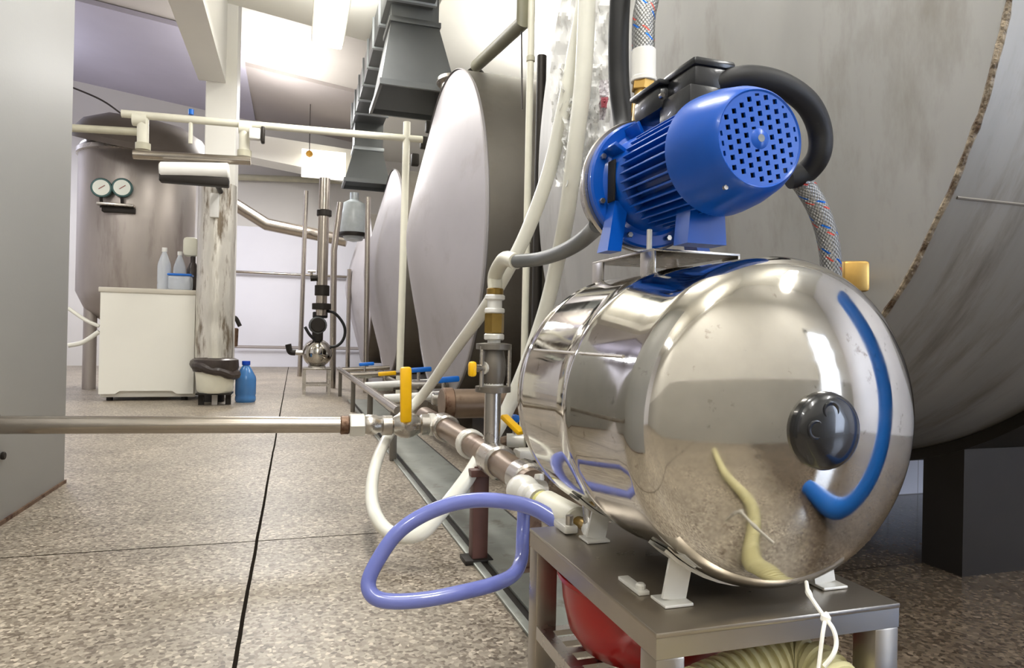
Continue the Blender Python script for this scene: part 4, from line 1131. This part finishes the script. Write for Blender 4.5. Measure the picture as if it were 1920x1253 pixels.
# plastic film around the hoses
def film(pxl, pxr, y0, y1, dep, amp, seed, taper=0.):
    def fn(u, v):
        px = pxl(v) + (pxr(v) - pxl(v)) * u; py = y0 + (y1 - y0) * v
        n_ = noise.noise(V((u * 5 + seed, v * 9, seed))) + .5 * noise.noise(V((u * 13, v * 18, seed + 4)))
        return PD(px, py, dep + amp * n_ + .04 * math.sin(u * PI))
    return MB().grid(fn, 26, 60)
jag = lambda v, s: 7 * noise.noise(V((v * 9, s, 0))) + 5 * noise.noise(V((v * 25, s, 2)))
f1 = film(lambda v: 1030 + 6 * v + jag(v, 1) + 24 * max(0, v - .8), lambda v: 1146 - 2 * v + jag(v, 5), -50, 350, 1.74, .05, 3)
t = thing('plastic_film', PD(1090, 320, 1.72), 'crumpled clear plastic sheet hanging round the white hoses', 'sheet')
f1.build('film_sheet', 'film', t, fix=False)
film(lambda v: 1050 + 10 * v + jag(v, 8), lambda v: 1130 - 30 * v * v + jag(v, 9), 120, 350, 1.66, .06, 11).build('film_fold', 'film', t, fix=False)
film(lambda v: 1124 + jag(v, 3) * .4, lambda v: 1146 - 12 * v + jag(v, 2) * .3, 150, 225, 1.60, .01, 6).build('printed_tag', 'label_paper', t, fix=False)
film(lambda v: 1127, lambda v: 1141 - 4 * v, 182, 202, 1.585, .004, 6).build('red_print', 'label_red', t, fix=False)

# lavender hose: big loop left of table
Lv = [(1090, 1003, 1.09), (1055, 985, 1.13), (1005, 955, 1.17), (955, 942, 1.20), (900, 938, 1.22), (845, 946, 1.23), (790, 968, 1.23), (745, 1000, 1.22), (712, 1045, 1.21), (691, 1090, 1.20), (700, 1118, 1.19), (735, 1128, 1.19),
      (800, 1124, 1.20), (870, 1110, 1.22), (925, 1096, 1.25), (962, 1078, 1.29), (977, 1050, 1.34), (980, 1005, 1.38), (982, 960, 1.40)]
pipe('lavender_hose', [PD(*p) for p in Lv], .0135, 'hose_periwinkle', 'lavender blue hose making a big loop left of the steel table', 'hose', smooth=True)

# white knob fitting and cream braided connector to the vessel inlet
cA, cB = PD(975, 918, 1.36), PD(1108, 995, 1.06)
t = thing('inlet_connector', cB, 'cream braided connector with white knob joint from manifold pipe to pressure vessel', 'connector')
d_ = (cB - cA)
MB().cyl(pa + V((0, -.06, .0)), cA, .024, 18).build('adaptor', 'satin_steel', t)
MB().lathe([(.001, -.034), (.02, -.03), (.031, -.015), (.033, 0), (.031, .015), (.02, .03), (.001, .034)], cA + d_ * .06, d_, 20).build('ball_joint', 'knob_white', t)
MB().lathe([(.022, 0), (.027, .006), (.027, .03), (.022, .036), (.022, .06)], cA + d_ * .15, d_, 20).build('white_union', 'knob_white', t)
MB().cyl(cA + d_ * .36, cA + d_ * .45, .021, 20, .002).build('yellow_ring', 'yellow_tape', t)
MB().cyl(cA + d_ * .43, cA + d_ * .86, .026, 20, .003).build('braided_sleeve', 'cream_pvc', t)
MB().cyl(cA + d_ * .1, cA + d_ * .98, .012, 14).build('core_pipe', 'old_brass', t)
MB().cyl(cB + V((.008, .02, -.002)), cB + V((-.004, -.022, -.002)), .017, 20, .003).build('white_cap', 'white_plastic', t)
MB().cyl(cB, V((.46, 1.035, PC.z - .1)), .011, 14).build('vessel_nipple', 'satin_steel', t)
q = PD(1008, 896, 1.45)
t = thing('bleed_tap', q, 'small white tap knob behind the cream braided connector', 'knob')
MB().lathe([(.001, -.012), (.014, -.01), (.016, 0), (.014, .01), (.001, .012)], q, (0, 0, 1), 14).build('knob_cap', 'knob_white', t)
MB().cyl(q, V((pa.x + .02, pa.y + .03, ZP + .01)), .007, 10).build('stem', 'satin_steel', t)
q = PD(1060, 1010, 1.06)
t = thing('table_clip', (q.x, q.y, SZ), 'small pale metal clip at the rear left corner of the steel table', 'clip')
q.z = SZ + .007
MB().obox(q, V((1, 0, 0)), V((0, 1, 0)), V((0, 0, 1)), (.022, .05, .012), .003).build('clip_plate', 'knob_white', t)
MB().cyl(q + V((0, -.015, .0)), q + V((0, -.015, .02)), .006, 10).build('clip_bolt', 'satin_steel', t)
q = PZ(1195, 1108, SZ)
t = thing('table_clip', (q.x, q.y, SZ), 'flat pale metal strip on the table left of the vessel foot', 'clip')
MB().obox(q + V((0, .01, .003)), V((1, 0, 0)), V((0, 1, 0)), V((0, 0, 1)), (.014, .055, .005), .001).build('clip_plate', 'knob_white', t)
MB().cyl(q + V((0, -.008, .004)), q + V((0, -.008, .012)), .006, 10, .002).build('clip_bolt', 'knob_white', t)

# string hanging from the front foot
s0 = PD(1512, 1092, .70)
sk = PD(1548, 1160, .62)
t = thing('white_string', s0, 'white knotted string hanging from the vessel foot over the table front', 'string')
MB().tube([s0, PD(1516, 1112, .665), PD(1530, 1135, .638), sk], .0022, 8, rfun=lambda t_, d_: .0020 + .0012 * math.exp(-((t_ - .35) / .08) ** 2)).build('single_strand', 'string', t)
MB().lathe([(.001, -.006), (.0045, -.002), (.0045, .002), (.001, .006)], sk, (0.2, 0, 1), 10).build('knot', 'string', t)
MB().tube([sk, PD(1543, 1185, .61), PD(1538, 1225, .605), PD(1534, 1262, .60)], .0018, 8).build('left_strand', 'string', t)
MB().tube([sk, PD(1562, 1180, .61), PD(1568, 1205, .605), PD(1562, 1228, .60), PD(1545, 1250, .60)], .0020, 8).build('right_strand', 'string', t)

# ribbed cream hose under the table, running out to the front
rh = [V((.455, .690, .187)), V((.49, .698, .190)), V((.54, .700, .198)), V((.590, .690, .205)), V((.606, .650, .205)), V((.60, .56, .16)), V((.60, .40, .05)), V((.62, .05, .04)), V((.45, -.4, .04)), V((.3, -1.1, .04))]
rib = lambda t_, d_: .038 + .004 * (1 if (d_ * 75) % 1 < .5 else -.6)
def ribtube(pts, r0, amp, pitch, name, m, label):
    o = MB().tube(pts, r0, 22, sub=70, rfun=lambda t_, d_: r0 + amp * (math.sin(2 * PI * d_ / pitch) > 0)).build(name, m, angle=50)
    return tag(o, label, 'hose')
ribtube(rh, .027, .0045, .0135, 'ribbed_hose', 'ribbed_hose', 'cream ribbed suction hose coiled on the floor under the steel table')
# things behind the photographer that the polished vessel mirrors
tag(MB().tube([V((1.1, -.1, .02)), V((1.08, .36, .12)), V((1.14, .47, .5)), V((1.16, .44, .98))], .055, 14).build('blue_hose', 'blue_handle'), 'blue hose mirrored as a blue stripe in the right side of the vessel', 'hose')

for o in bpy.data.objects:
    if '_o' in o: del o['_o']
